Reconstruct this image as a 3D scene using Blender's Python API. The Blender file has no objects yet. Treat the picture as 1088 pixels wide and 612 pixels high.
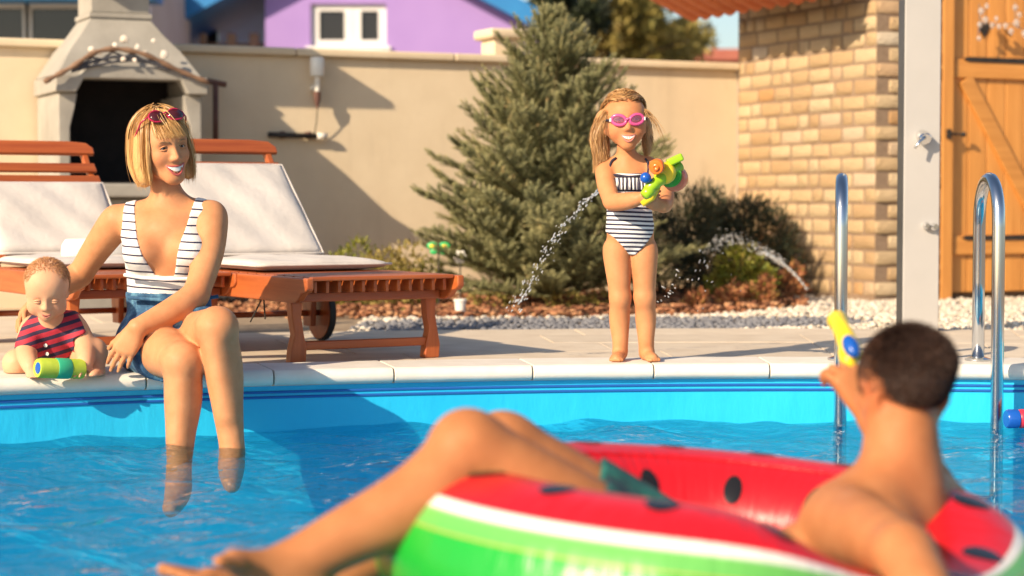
import bpy, bmesh, math, random
import numpy as np
from mathutils import Vector, Matrix
random.seed(7); np.random.seed(7)
SC = bpy.context.scene
COL = SC.collection
R = math.radians

# ------------------------------------------------------------------ camera
F = 2100.0                       # focal length in photo pixels (1088 wide)
HC = 0.555                       # camera height above the deck
PITCH = math.atan(91.0 / F)
cam = bpy.data.cameras.new('camera')
cam.sensor_width = 36.0
cam.lens = F / 1088.0 * 36.0
cam.clip_start = 0.05
cam.clip_end = 2000.0
cam.dof.use_dof = True
cam.dof.focus_distance = 6.45
cam.dof.aperture_fstop = 2.3
cam.dof.aperture_blades = 9
camo = bpy.data.objects.new('camera', cam)
COL.objects.link(camo)
camo.location = (0, 0, HC)
camo.rotation_euler = (math.pi / 2 - PITCH, 0, 0)
SC.camera = camo

# ------------------------------------------------------------------ light
SUN_AZ = R(42)                   # light travels towards +x (right) and +y (away)
SUN_EL = R(28)
world = bpy.data.worlds.new('World')
SC.world = world
world.use_nodes = True
wn = world.node_tree
bg = wn.nodes['Background']
sky = wn.nodes.new('ShaderNodeTexSky')
sky.sky_type = 'NISHITA'
sky.sun_disc = False
sky.sun_elevation = SUN_EL
sky.sun_rotation = math.pi + SUN_AZ
sky.air_density = 1.0
sky.dust_density = 1.2
sky.ozone_density = 1.0
wn.links.new(sky.outputs['Color'], bg.inputs['Color'])
bg.inputs['Strength'].default_value = 0.10
sun = bpy.data.lights.new('sun', 'SUN')
sun.energy = 5.0
sun.angle = R(0.5)
sun.color = (1.0, 0.81, 0.58)
suno = bpy.data.objects.new('sun', sun)
COL.objects.link(suno)
sd = Vector((math.sin(SUN_AZ) * math.cos(SUN_EL), math.cos(SUN_AZ) * math.cos(SUN_EL), -math.sin(SUN_EL)))
suno.rotation_euler = sd.to_track_quat('-Z', 'Y').to_euler()
suno.location = (-6, -4, 6)
SC.view_settings.view_transform = 'Standard'
SC.view_settings.look = 'None'
SC.view_settings.exposure = 0.56
SC.view_settings.gamma = 1.0
SC.render.engine = 'CYCLES'
SC.cycles.use_denoising = True
SC.cycles.max_bounces = 10
SC.cycles.transparent_max_bounces = 16
SC.cycles.transmission_bounces = 6
SC.cycles.sample_clamp_indirect = 6.0

# ------------------------------------------------------------------ pixel helpers
_cp, _sp = math.cos(PITCH), math.sin(PITCH)
def ray(u, v):
    cx, cy = (u - 544.0) / F, (306.0 - v) / F
    return Vector((cx, _cp + cy * _sp, cy * _cp - _sp))
def P(u, v, Y):
    d = ray(u, v)
    return Vector((0, 0, HC)) + d * (Y / d.y)
def G(u, v, z=0.0):
    d = ray(u, v)
    return Vector((0, 0, HC)) + d * ((z - HC) / d.z)

# ------------------------------------------------------------------ materials
MATS = {}
class NT:
    def __init__(s, name):
        s.m = bpy.data.materials.new(name); s.m.use_nodes = True
        s.t = s.m.node_tree; s.n = s.t.nodes; s.l = s.t.links
        s.b = s.n['Principled BSDF']
        MATS[name] = s.m
    def node(s, typ, **kw):
        n = s.n.new(typ)
        for k, v in kw.items():
            if k in n.inputs.keys(): n.inputs[k].default_value = v
            else: setattr(n, k, v)
        return n
    def link(s, a, b): s.l.new(a, b)
    def coords(s, kind='Object', scale=(1, 1, 1), rot=(0, 0, 0)):
        tc = s.node('ShaderNodeTexCoord'); mp = s.node('ShaderNodeMapping')
        mp.inputs['Scale'].default_value = scale; mp.inputs['Rotation'].default_value = rot
        s.link(tc.outputs[kind], mp.inputs['Vector']); return mp.outputs['Vector']
    def noise(s, vec, scale=5.0, detail=4.0, rough=0.55):
        n = s.node('ShaderNodeTexNoise'); n.inputs['Scale'].default_value = scale
        n.inputs['Detail'].default_value = detail; n.inputs['Roughness'].default_value = rough
        s.link(vec, n.inputs['Vector']); return n.outputs['Fac']
    def ramp(s, fac, stops, interp='LINEAR'):
        r = s.node('ShaderNodeValToRGB'); r.color_ramp.interpolation = interp
        e = r.color_ramp.elements
        while len(e) < len(stops): e.new(0.5)
        for i, (p, c) in enumerate(stops):
            e[i].position = p; e[i].color = (c[0], c[1], c[2], 1)
        s.link(fac, r.inputs['Fac']); return r.outputs['Color']
    def mix(s, fac, a, b, mode='MIX'):
        m = s.node('ShaderNodeMix', data_type='RGBA', blend_type=mode)
        for sock, val in ((m.inputs[0], fac), (m.inputs[6], a), (m.inputs[7], b)):
            if hasattr(val, 'links'): s.link(val, sock)
            elif isinstance(val, (int, float)): sock.default_value = val
            else: sock.default_value = (val[0], val[1], val[2], 1)
        return m.outputs[2]
    def math(s, op, a, b=None, c=None):
        m = s.node('ShaderNodeMath', operation=op)
        for i, val in enumerate((a, b, c)):
            if val is None: continue
            if hasattr(val, 'links'): s.link(val, m.inputs[i])
            else: m.inputs[i].default_value = val
        return m.outputs[0]
    def bump(s, h, strength=0.3, dist=0.01):
        b = s.node('ShaderNodeBump'); b.inputs['Strength'].default_value = strength
        b.inputs['Distance'].default_value = dist
        s.link(h, b.inputs['Height']); s.link(b.outputs['Normal'], s.b.inputs['Normal']); return b.outputs['Normal']
    def color(s, c):
        if hasattr(c, 'links'): s.link(c, s.b.inputs['Base Color'])
        else: s.b.inputs['Base Color'].default_value = (c[0], c[1], c[2], 1)
    def set(s, **kw):
        for k, v in kw.items(): s.b.inputs[k.replace('_', ' ')].default_value = v
        return s

def noisy(name, c1, c2, scale=6.0, rough=0.7, bump=0.15, bscale=None, dist=0.01, stretch=(1, 1, 1), rnd=0.0, metallic=0.0, spec=None):
    """plain surface: two-tone noise colour, fine relief, optional tone shift for each object"""
    t = NT(name); v = t.coords('Object', stretch)
    f = t.noise(v, scale, 5)
    col = t.ramp(f, [(0.3, c1), (0.7, c2)])
    if rnd:
        oi = t.node('ShaderNodeObjectInfo')
        k = t.math('MULTIPLY_ADD', oi.outputs['Random'], 2 * rnd, 1 - rnd)
        hs = t.node('ShaderNodeHueSaturation'); t.link(k, hs.inputs['Value']); t.link(col, hs.inputs['Color'])
        col = hs.outputs['Color']
    t.color(col); t.set(Roughness=rough, Metallic=metallic)
    if spec is not None: t.b.inputs['Specular IOR Level'].default_value = spec
    if bump: t.bump(t.noise(v, bscale or scale * 6, 6, 0.6), bump, dist)
    return t.m

def wood(name, c1, c2, rough=0.45, axis=0, scale=9.0, rnd=0.12):
    t = NT(name); st = [14.0, 14.0, 14.0]; st[axis] = 0.9
    v = t.coords('Object', st)
    f = t.noise(v, scale / 4, 6, 0.65)
    col = t.ramp(f, [(0.28, c1), (0.5, [(a + b) / 2 for a, b in zip(c1, c2)]), (0.75, c2)])
    oi = t.node('ShaderNodeObjectInfo')
    hs = t.node('ShaderNodeHueSaturation')
    t.link(t.math('MULTIPLY_ADD', oi.outputs['Random'], 2 * rnd, 1 - rnd), hs.inputs['Value'])
    t.link(col, hs.inputs['Color']); t.color(hs.outputs['Color'])
    t.set(Roughness=rough); t.bump(f, 0.15, 0.004)
    return t.m

def leafmat(name, cols, rough=0.55, trans=0.25):
    t = NT(name)
    g = t.node('ShaderNodeNewGeometry')
    ra = t.node('ShaderNodeAttribute'); ra.attribute_name = 'rnd'
    c = t.ramp(ra.outputs['Fac'], [(i / max(1, len(cols) - 1), k) for i, k in enumerate(cols)])
    t.color(c); t.set(Roughness=rough)
    tr = t.node('ShaderNodeBsdfTranslucent'); t.link(c, tr.inputs['Color'])
    ms = t.node('ShaderNodeMixShader'); ms.inputs[0].default_value = trans
    t.link(t.b.outputs[0], ms.inputs[1]); t.link(tr.outputs[0], ms.inputs[2])
    t.link(ms.outputs[0], t.n['Material Output'].inputs['Surface'])
    return t.m

# ------------------------------------------------------------------ object helpers
def tag(o, label=None, cat=None, group=None, kind=None):
    if label: o['label'] = label
    if cat: o['category'] = cat
    if group: o['group'] = group
    if kind: o['kind'] = kind
    return o
def empty(name, loc=(0, 0, 0), rz=0.0, label=None, cat=None, group=None):
    o = bpy.data.objects.new(name, None); COL.objects.link(o)
    o.location = loc; o.rotation_euler = (0, 0, rz); o.empty_display_size = 0.05
    return tag(o, label, cat, group)
def link_mesh(name, me, mat=None, parent=None, loc=None, smooth=False):
    if mat is not None and not len(me.materials): me.materials.append(MATS[mat] if isinstance(mat, str) else mat)
    if smooth:
        me.polygons.foreach_set('use_smooth', np.ones(len(me.polygons), dtype=bool))
    o = bpy.data.objects.new(name, me); COL.objects.link(o)
    if parent is not None: o.parent = parent
    if loc is not None: o.location = loc
    return o
def inst(name, me, parent=None, loc=(0, 0, 0), rot=(0, 0, 0), sc=(1, 1, 1)):
    o = bpy.data.objects.new(name, me); COL.objects.link(o)
    o.parent = parent; o.location = loc; o.rotation_euler = rot; o.scale = sc
    return o
def copy_tree(o, parent=None):
    c = o.copy(); COL.objects.link(c); c.parent = parent
    for ch in list(o.children): copy_tree(ch, c)
    return c

class MB:
    """collects geometry and links it as ONE mesh object"""
    def __init__(s): s.v = []; s.f = []
    def add(s, vs, fs):
        b = len(s.v); s.v += [tuple(v) for v in vs]; s.f += [tuple(b + i for i in f) for f in fs]; return s
    def box(s, c, d, rot=None):
        hx, hy, hz = d[0] / 2, d[1] / 2, d[2] / 2
        vs = [Vector((x * hx, y * hy, z * hz)) for x in (-1, 1) for y in (-1, 1) for z in (-1, 1)]
        if rot is not None:
            m = rot if isinstance(rot, Matrix) else Matrix.Rotation(rot, 3, 'Z')
            vs = [m @ v for v in vs]
        c = Vector(c)
        return s.add([c + v for v in vs], [(0, 1, 3, 2), (4, 6, 7, 5), (0, 4, 5, 1), (2, 3, 7, 6), (0, 2, 6, 4), (1, 5, 7, 3)])
    def b2(s, x0, x1, y0, y1, z0, z1):
        return s.box(((x0 + x1) / 2, (y0 + y1) / 2, (z0 + z1) / 2), (x1 - x0, y1 - y0, z1 - z0))
    def prism(s, poly, axis, a, b):
        """polygon (2-D, in the two other axes) extruded along axis from a to b"""
        n = len(poly); vs = []
        for w in (a, b):
            for p, q in poly:
                vs.append({'x': (w, p, q), 'y': (p, w, q), 'z': (p, q, w)}[axis])
        fs = [tuple(range(n - 1, -1, -1)), tuple(range(n, 2 * n))]
        fs += [(i, (i + 1) % n, n + (i + 1) % n, n + i) for i in range(n)]
        return s.add(vs, fs)
    def tube(s, pts, rad, seg=10, cap=True):
        pts = [Vector(p) for p in pts]; n = len(pts)
        rr = rad if hasattr(rad, '__len__') else [rad] * n
        T = [(pts[min(i + 1, n - 1)] - pts[max(i - 1, 0)]).normalized() for i in range(n)]
        nrm = T[0].orthogonal().normalized(); vs = []
        for i in range(n):
            nrm = (nrm - T[i] * nrm.dot(T[i])).normalized(); bi = T[i].cross(nrm)
            for k in range(seg):
                a = 2 * math.pi * k / seg
                vs.append(pts[i] + (nrm * math.cos(a) + bi * math.sin(a)) * rr[i])
        fs = []
        for i in range(n - 1):
            for k in range(seg):
                k2 = (k + 1) % seg
                fs.append((i * seg + k, i * seg + k2, (i + 1) * seg + k2, (i + 1) * seg + k))
        if cap:
            fs.append(tuple(range(seg - 1, -1, -1))); fs.append(tuple((n - 1) * seg + k for k in range(seg)))
        return s.add(vs, fs)
    def lathe(s, prof, seg=20, M=None):
        """profile of (radius, height) turned round z, placed by the 4x4 matrix M"""
        vs = []; n = len(prof); M = M or Matrix.Identity(4)
        for r, h in prof:
            for k in range(seg):
                a = 2 * math.pi * k / seg
                vs.append(M @ Vector((max(r, 1e-5) * math.cos(a), max(r, 1e-5) * math.sin(a), h)))
        fs = [(i * seg + k, i * seg + (k + 1) % seg, (i + 1) * seg + (k + 1) % seg, (i + 1) * seg + k) for i in range(n - 1) for k in range(seg)]
        fs += [tuple(range(seg - 1, -1, -1)), tuple((n - 1) * seg + k for k in range(seg))]
        return s.add(vs, fs)
    def ball(s, c, r, seg=10, rings=6, rot=None):
        r = r if hasattr(r, '__len__') else (r, r, r)
        vs = []; c = Vector(c)
        for i in range(rings + 1):
            th = math.pi * i / rings
            for k in range(seg):
                a = 2 * math.pi * k / seg
                w = Vector((r[0] * math.sin(th) * math.cos(a), r[1] * math.sin(th) * math.sin(a), r[2] * math.cos(th)))
                vs.append(c + (rot @ w if rot is not None else w))
        fs = [(i * seg + k, (i + 1) * seg + k, (i + 1) * seg + (k + 1) % seg, i * seg + (k + 1) % seg) for i in range(rings) for k in range(seg)]
        return s.add(vs, fs)
    def mesh(s, name):
        me = bpy.data.meshes.new(name); me.from_pydata(s.v, [], s.f); me.validate(); me.update(); return me
    def build(s, name, mat, parent=None, smooth=False, bevel=0.0, seg=2, loc=None, angle=None):
        me = s.mesh(name)
        bm = bmesh.new(); bm.from_mesh(me)
        bmesh.ops.remove_doubles(bm, verts=bm.verts, dist=1e-6)
        bmesh.ops.recalc_face_normals(bm, faces=bm.faces); bm.to_mesh(me); bm.free()
        o = link_mesh(name, me, mat, parent, loc, smooth)
        if bevel:
            m = o.modifiers.new('bevel', 'BEVEL'); m.width = bevel; m.segments = seg; m.limit_method = 'ANGLE'; m.angle_limit = R(40)
            me.polygons.foreach_set('use_smooth', np.ones(len(me.polygons), dtype=bool))
            w = o.modifiers.new('wn', 'WEIGHTED_NORMAL')
        elif smooth and angle:
            me.set_sharp_from_angle(angle=angle)
        return o

def quick_mesh(name, V, Fq, attr=None):
    """numpy vertices + faces (n x 3 or n x 4) -> mesh, with an optional per-vertex float attribute rnd"""
    V = np.asarray(V, dtype=np.float32); Fq = np.asarray(Fq, dtype=np.int32)
    me = bpy.data.meshes.new(name); k = Fq.shape[1]
    me.vertices.add(len(V)); me.vertices.foreach_set('co', V.ravel())
    me.loops.add(Fq.size); me.loops.foreach_set('vertex_index', Fq.ravel())
    me.polygons.add(len(Fq)); me.polygons.foreach_set('loop_start', np.arange(0, Fq.size, k, dtype=np.int32))
    me.polygons.foreach_set('loop_total', np.full(len(Fq), k, dtype=np.int32))
    me.update(calc_edges=True)
    if attr is not None:
        a = me.attributes.new('rnd', 'FLOAT', 'POINT'); a.data.foreach_set('value', np.asarray(attr, dtype=np.float32))
    return me
def smoothpath(pts, n=8):
    """Catmull-Rom through the points"""
    p = [Vector(q) for q in pts]; p = [p[0] * 2 - p[1]] + p + [p[-1] * 2 - p[-2]]; out = []
    for i in range(1, len(p) - 2):
        for k in range(n):
            t = k / n
            out.append(0.5 * ((2 * p[i]) + (p[i + 1] - p[i - 1]) * t + (2 * p[i - 1] - 5 * p[i] + 4 * p[i + 1] - p[i + 2]) * t * t + (3 * p[i] - p[i - 1] - 3 * p[i + 1] + p[i + 2]) * t ** 3))
    out.append(p[-2]); return out
# ================================================================== THE SETTING
GY = R(25)                                   # the wall, the brick house and the fireplace share this turn
TX = Vector((math.cos(GY), math.sin(GY), 0)); NY = Vector((-math.sin(GY), math.cos(GY), 0))
CORNER = G(929, 317, 0.0)                    # foot of the brick corner
WALL_E = CORNER + NY * 1.52                  # where the garden wall meets the brick house
def s_for(u, d):
    """distance along the wall (from WALL_E) whose point, d in front of the wall, is seen at column u"""
    k = (u - 544.0) / F
    b = WALL_E - NY * d
    # depth along the optical axis is close to y here
    return (k * b.y - b.x) / (TX.x - k * TX.y)
WZ = -0.187                                  # water level
def YE(x): return 6.68 - 0.09 * (x - 0.95) ** 2
def edge(x, d):
    """point d metres outside the pool rim, at rim station x"""
    dy = -0.18 * (x - 0.95); n = Vector((-dy, 1.0)).normalized()
    return Vector((x + n.x * d, YE(x) + n.y * d))
PX0, PX1, PY0 = -3.9, 3.7, 0.45

# ---- materials of the setting
noisy('deck_stone', (0.58, 0.475, 0.355), (0.70, 0.595, 0.46), 7, 0.75, 0.25, 60, 0.004, rnd=0.07)
noisy('joint_sand', (0.50, 0.43, 0.34), (0.60, 0.52, 0.42), 30, 0.9, 0.2)
noisy('coping_stone', (0.72, 0.66, 0.57), (0.82, 0.77, 0.69), 9, 0.6, 0.15, 80, 0.003, rnd=0.03)
noisy('earth', (0.24, 0.17, 0.11), (0.36, 0.27, 0.18), 8, 0.95, 0.4, 30, 0.02)
t = NT('render_wall'); v = t.coords('Object'); vs_ = t.coords('Object', (5.0, 5.0, 0.5))
st = t.math('MULTIPLY', t.noise(vs_, 2.2, 5, 0.6), t.noise(v, 1.4, 4, 0.6))
col = t.ramp(t.noise(v, 2.4, 7, 0.7), [(0.25, (0.655, 0.525, 0.355)), (0.75, (0.755, 0.625, 0.44))])
col = t.mix(t.ramp(st, [(0.27, (0, 0, 0)), (0.45, (0.55, 0.55, 0.55))]), col, (0.56, 0.445, 0.30))
t.color(col); t.set(Roughness=0.92); t.bump(t.math('ADD', t.noise(v, 120, 4, 0.7), t.math('MULTIPLY', t.noise(v, 9, 3), 0.6)), 0.3, 0.006)
noisy('wall_cap', (0.62, 0.50, 0.34), (0.69, 0.57, 0.40), 6, 0.8, 0.15, 80, 0.003, rnd=0.04)
t = NT('pebbles'); ra = t.node('ShaderNodeAttribute'); ra.attribute_name = 'rnd'
t.color(t.ramp(ra.outputs['Fac'], [(0.0, (0.44, 0.37, 0.28)), (0.35, (0.60, 0.52, 0.42)), (0.7, (0.72, 0.66, 0.56)), (0.74, (0.13, 0.13, 0.145)), (1.0, (0.22, 0.22, 0.235))])); t.set(Roughness=0.75)  # grey end of the ramp tones the pebbles of the painted shadow band
t = NT('bark_chips'); ra = t.node('ShaderNodeAttribute'); ra.attribute_name = 'rnd'
t.color(t.ramp(ra.outputs['Fac'], [(0, (0.16, 0.06, 0.03)), (0.6, (0.36, 0.15, 0.07)), (1, (0.52, 0.28, 0.14))])); t.set(Roughness=0.9)
# pool liner: smooth blue vinyl
t = NT('liner'); v = t.coords('Object')
t.color(t.ramp(t.noise(v, 1.3, 3), [(0.3, (0.014, 0.44, 0.76)), (0.7, (0.025, 0.53, 0.82))])); t.set(Roughness=0.35)
t.bump(t.noise(t.coords('Object', (1, 1, 0.35)), 9, 4), 0.3, 0.02)
t = NT('liner_band'); t.color((0.02, 0.12, 0.42)); t.set(Roughness=0.4)
# water: mirror by Fresnel, body half straight through and half bent, tinted
t = NT('pool_water'); t.n.remove(t.b)
v = t.coords('Object', (1.0, 1.7, 1.0))
h = t.math('ADD', t.noise(v, 7, 3, 0.5), t.math('MULTIPLY', t.noise(v, 26, 2, 0.5), 0.16))
bp = t.node('ShaderNodeBump'); bp.inputs['Strength'].default_value = 0.7; bp.inputs['Distance'].default_value = 0.045; t.link(h, bp.inputs['Height'])
fr = t.node('ShaderNodeFresnel'); fr.inputs['IOR'].default_value = 1.33; t.link(bp.outputs[0], fr.inputs['Normal'])
gl = t.node('ShaderNodeBsdfGlossy'); gl.inputs['Roughness'].default_value = 0.03; t.link(bp.outputs[0], gl.inputs['Normal'])
rf = t.node('ShaderNodeBsdfRefraction'); rf.inputs['IOR'].default_value = 1.33; rf.inputs['Roughness'].default_value = 0.0
rf.inputs['Color'].default_value = (0.90, 0.99, 1.0, 1); t.link(bp.outputs[0], rf.inputs['Normal'])
tr = t.node('ShaderNodeBsdfTransparent'); tr.inputs['Color'].default_value = (0.90, 0.99, 1.0, 1)
m1 = t.node('ShaderNodeMixShader'); m1.inputs[0].default_value = 0.82; t.link(rf.outputs[0], m1.inputs[1]); t.link(tr.outputs[0], m1.inputs[2])
m2 = t.node('ShaderNodeMixShader'); t.link(t.math('MULTIPLY', fr.outputs[0], 0.58), m2.inputs[0]); t.link(m1.outputs[0], m2.inputs[1]); t.link(gl.outputs[0], m2.inputs[2])
t.link(m2.outputs[0], t.n['Material Output'].inputs['Surface'])

# ---- ground: one sheet to the horizon, open where the pool is
NX = 60
xs = [PX0 + (PX1 - PX0) * i / NX for i in range(NX + 1)]
m = MB(); zg = -0.03
rim = [edge(x, 0.12) for x in xs]
for i in range(NX):
    a, b = rim[i], rim[i + 1]
    fa, fb = 900 * (2 * i / NX - 1), 900 * (2 * (i + 1) / NX - 1)
    m.add([(a.x, a.y, zg), (b.x, b.y, zg), (fb, 1200, zg), (fa, 1200, zg)], [(0, 1, 2, 3)])
l0, r0 = rim[0], rim[-1]
m.add([(l0.x, l0.y, zg), (-900, 1200, zg), (-900, -300, zg), (PX0 - 0.05, PY0 - 0.05, zg)], [(0, 1, 2, 3)])
m.add([(r0.x, r0.y, zg), (900, 1200, zg), (900, -300, zg), (PX1 + 0.05, PY0 - 0.05, zg)], [(3, 2, 1, 0)])
m.add([(PX0 - 0.05, PY0 - 0.05, zg), (-900, -300, zg), (900, -300, zg), (PX1 + 0.05, PY0 - 0.05, zg)], [(0, 1, 2, 3)])
tag(m.build('ground', 'earth'), kind='structure')

# ---- pool basin
m = MB()
ring = [Vector((x, YE(x))) for x in xs] + [Vector((PX1, PY0)), Vector((PX0, PY0))]
n = len(ring)
m.add([(p.x, p.y, -0.042) for p in ring] + [(p.x, p.y, -1.35) for p in ring], [(i, (i + 1) % n, n + (i + 1) % n, n + i) for i in range(n)] + [tuple(range(n, 2 * n))])
basin = tag(m.build('pool_basin', 'liner', smooth=True, angle=R(35)), kind='structure')
for dz in (0.062, 0.079):
    pts = [(x, YE(x) - 0.002, -dz) for x in xs]
    MB().tube(pts, 0.0045, 6).build('liner_bead', 'liner_band', basin)

# ---- water: rippled sheet
def ripple(X, Y):
    rs = np.random.RandomState(3); z = np.zeros_like(X)
    for k in range(26):
        lam = 0.10 * (9.0 ** rs.rand()); a = rs.normal(math.pi / 2, 0.85); ph = rs.rand() * 6.28
        z += lam ** 0.9 * 0.0065 * np.sin(2 * np.pi / lam * (X * math.cos(a) + Y * math.sin(a)) + ph + 1.3 * np.sin(1.7 * X + 2.3 * Y + k))
    return z
nx, ny = 330, 300
gx = np.linspace(0, 1, nx); gy = np.linspace(0, 1, ny)
U, Vv = np.meshgrid(gx, gy)
Xw = PX0 + (PX1 - PX0) * U
Yw = PY0 + (6.68 - 0.09 * (Xw - 0.95) ** 2 + 0.004 - PY0) * Vv
Zw = WZ + ripple(Xw, Yw)
idx = np.arange(nx * ny).reshape(ny, nx)
q = np.stack([idx[:-1, :-1], idx[:-1, 1:], idx[1:, 1:], idx[1:, :-1]], -1).reshape(-1, 4)
me = quick_mesh('water', np.stack([Xw, Yw, Zw], -1).reshape(-1, 3), q)
tag(link_mesh('water', me, 'pool_water', smooth=True), kind='structure')

# ---- coping of separate stones with a rounded lip
cop = MB()
for x0, x1 in ((PX0, PX1),):
    pts = [(edge(x, 0.02), edge(x, 0.24)) for x in xs]
    vs = [(a.x, a.y, 0.009) for a, b in pts] + [(b.x, b.y, 0.009) for a, b in pts]
    cop.add(vs, [(i, i + 1, NX + 2 + i, NX + 1 + i) for i in range(NX)])
coping = tag(cop.build('pool_coping', 'joint_sand'), kind='structure')
prof = [(0.27, -0.03), (0.27, 0.012)] + [(-0.010 + 0.026 * math.cos(a), -0.014 + 0.026 * math.sin(a)) for a in [R(k) for k in range(90, 271, 20)]] + [(0.0, -0.0405)]
joints = [-3.9]
jx = [-3.4, -2.95, -2.5, -2.05, -1.62, -1.17, -0.78, -0.395, 0.065, 0.475, 0.87, 1.33, 1.78, 2.23, 2.68, 3.13, 3.7]
for x1 in jx:
    x0 = joints[-1]; joints.append(x1)
    g = 0.0022; m = MB(); k = 6; np_ = len(prof)
    for i in range(k + 1):
        x = x0 + g + (x1 - x0 - 2 * g) * i / k
        for d, z in prof:
            e = edge(x, d); m.v.append((e.x, e.y, z + random.uniform(-0.0006, 0.0006)))
    for i in range(k):
        for j in range(np_):
            m.f.append((i * np_ + j, i * np_ + (j + 1) % np_, (i + 1) * np_ + (j + 1) % np_, (i + 1) * np_ + j))
    m.f += [tuple(range(np_)), tuple(k * np_ + j for j in range(np_ - 1, -1, -1))]
    m.build('coping_stone', 'coping_stone', coping, bevel=0.003, seg=1)

# ---- paved deck: curved rows of slabs on a sand bed
DECK_D = [0.278, 0.72, 1.16, 1.60, 2.02, 2.46, 2.92, 3.4, 3.9]
m = MB(); pts = [(edge(x, 0.265), edge(x, (DECK_D[4] if x > -0.7 else DECK_D[-1]) + 0.01)) for x in xs]
m.add([(a.x, a.y, -0.012) for a, b in pts] + [(b.x, b.y, -0.012) for a, b in pts], [(i, i + 1, NX + 2 + i, NX + 1 + i) for i in range(NX)])
noisy('deck_joint', (0.40, 0.32, 0.235), (0.47, 0.38, 0.285), 30, 0.9, 0.2)
deck = tag(m.build('deck', 'deck_joint'), kind='structure')
for r in range(8):
    x = PX0 + (0.3 if r % 2 else 0.0); xe = PX1 if r < 4 else -0.72
    while x < xe:
        w = random.choice((0.55, 0.7, 0.85)); g = 0.0022
        xa, xb = x + g, min(x + w, xe) - g; x += w
        if xb - xa < 0.1: continue
        dz = random.uniform(-0.0012, 0.0012); m = MB(); vs = []
        loop = [(xa + (xb - xa) * i / 4, DECK_D[r] + g) for i in range(5)] + [(xb - (xb - xa) * i / 4, DECK_D[r + 1] - g) for i in range(5)]
        for zz in (-0.03, dz):
            for px, pd in loop:
                e = edge(px, pd); vs.append((e.x, e.y, zz))
        n = len(loop)
        m.add(vs, [tuple(range(n - 1, -1, -1)), tuple(range(n, 2 * n))] + [(i, (i + 1) % n, n + (i + 1) % n, n + i) for i in range(n)])
        m.build('paving_slab', 'deck_stone', deck, bevel=0.0012, seg=1)

# ---- gravel: loose white pebbles, a shadow band painted in as grey pebbles, and bark mulch under the plants
def in_poly(px, py, poly):
    c = np.zeros(len(px), bool); n = len(poly)
    for i in range(n):
        x1, y1 = poly[i]; x2, y2 = poly[(i + 1) % n]
        hit = ((y1 > py) != (y2 > py)) & (px < (x2 - x1) * (py - y1) / (y2 - y1 + 1e-12) + x1)
        c ^= hit
    return c
def G2(u, v): p = G(u, v); return (p.x, p.y)
SHADE_BAND = [G2(*q) for q in ((372, 344), (392, 338), (520, 335), (700, 334), (820, 334), (900, 335), (936, 338), (880, 342), (760, 347), (640, 351), (430, 351))]  # outline of the shadow band that is put into the pebble colour
BED = [G2(*q) for q in ((250, 329), (330, 334), (600, 333.5), (760, 330), (868, 321.5))] + [tuple((WALL_E - NY * 0.02).xy), tuple((WALL_E - TX * 3.9).xy)]
n = 30000
px = np.random.uniform(-2.6, 3.4, n); py = np.random.uniform(7.6, 12.2, n) ** 1.0
dd = py - (6.68 - 0.09 * (px - 0.95) ** 2)
nrm = np.sqrt(1 + (0.18 * (px - 0.95)) ** 2)
keep = (dd / nrm > np.where(px < -0.72, 9.0, DECK_D[4] + 0.015)) & ~in_poly(px, py, BED)
lx = (px - CORNER.x) * TX.x + (py - CORNER.y) * TX.y; ly = (px - CORNER.x) * NY.x + (py - CORNER.y) * NY.y
keep &= ~((lx > -0.01) & (ly > -0.01))
px, py = px[keep], py[keep]; n = len(px)
ico = bmesh.new(); bmesh.ops.create_icosphere(ico, subdivisions=1, radius=1.0)
iv = np.array([v.co for v in ico.verts]); itf = np.array([[v.index for v in f.verts] for f in ico.faces]); ico.free()
def scatter(px, py, pz, sc, rnd, base=iv, tri=itf):
    n = len(px); a = np.random.rand(n) * 6.28
    V = base[None] * sc[:, None, :]
    x = V[..., 0] * np.cos(a)[:, None] - V[..., 1] * np.sin(a)[:, None] + px[:, None]
    y = V[..., 0] * np.sin(a)[:, None] + V[..., 1] * np.cos(a)[:, None] + py[:, None]
    VV = np.stack([x, y, V[..., 2] + pz[:, None]], -1).reshape(-1, 3)
    FF = (tri[None] + (np.arange(n) * len(base))[:, None, None]).reshape(-1, tri.shape[1])
    return VV, FF, np.repeat(rnd, len(base))
s = np.random.uniform(0.009, 0.021, n)
sc = np.stack([s, s * np.random.uniform(0.7, 1, n), s * np.random.uniform(0.5, 0.75, n)], -1)
rnd = np.random.rand(n) * 0.7
g = in_poly(px + np.random.normal(0, 0.015, n), py + np.random.normal(0, 0.03, n), SHADE_BAND)
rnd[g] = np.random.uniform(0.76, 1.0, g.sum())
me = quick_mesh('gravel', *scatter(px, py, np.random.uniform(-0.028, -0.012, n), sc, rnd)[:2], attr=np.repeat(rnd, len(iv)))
tag(link_mesh('gravel', me, 'pebbles', smooth=True), 'white pebble gravel with a painted grey shadow band between deck and plant bed', 'gravel', kind='stuff')
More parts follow.
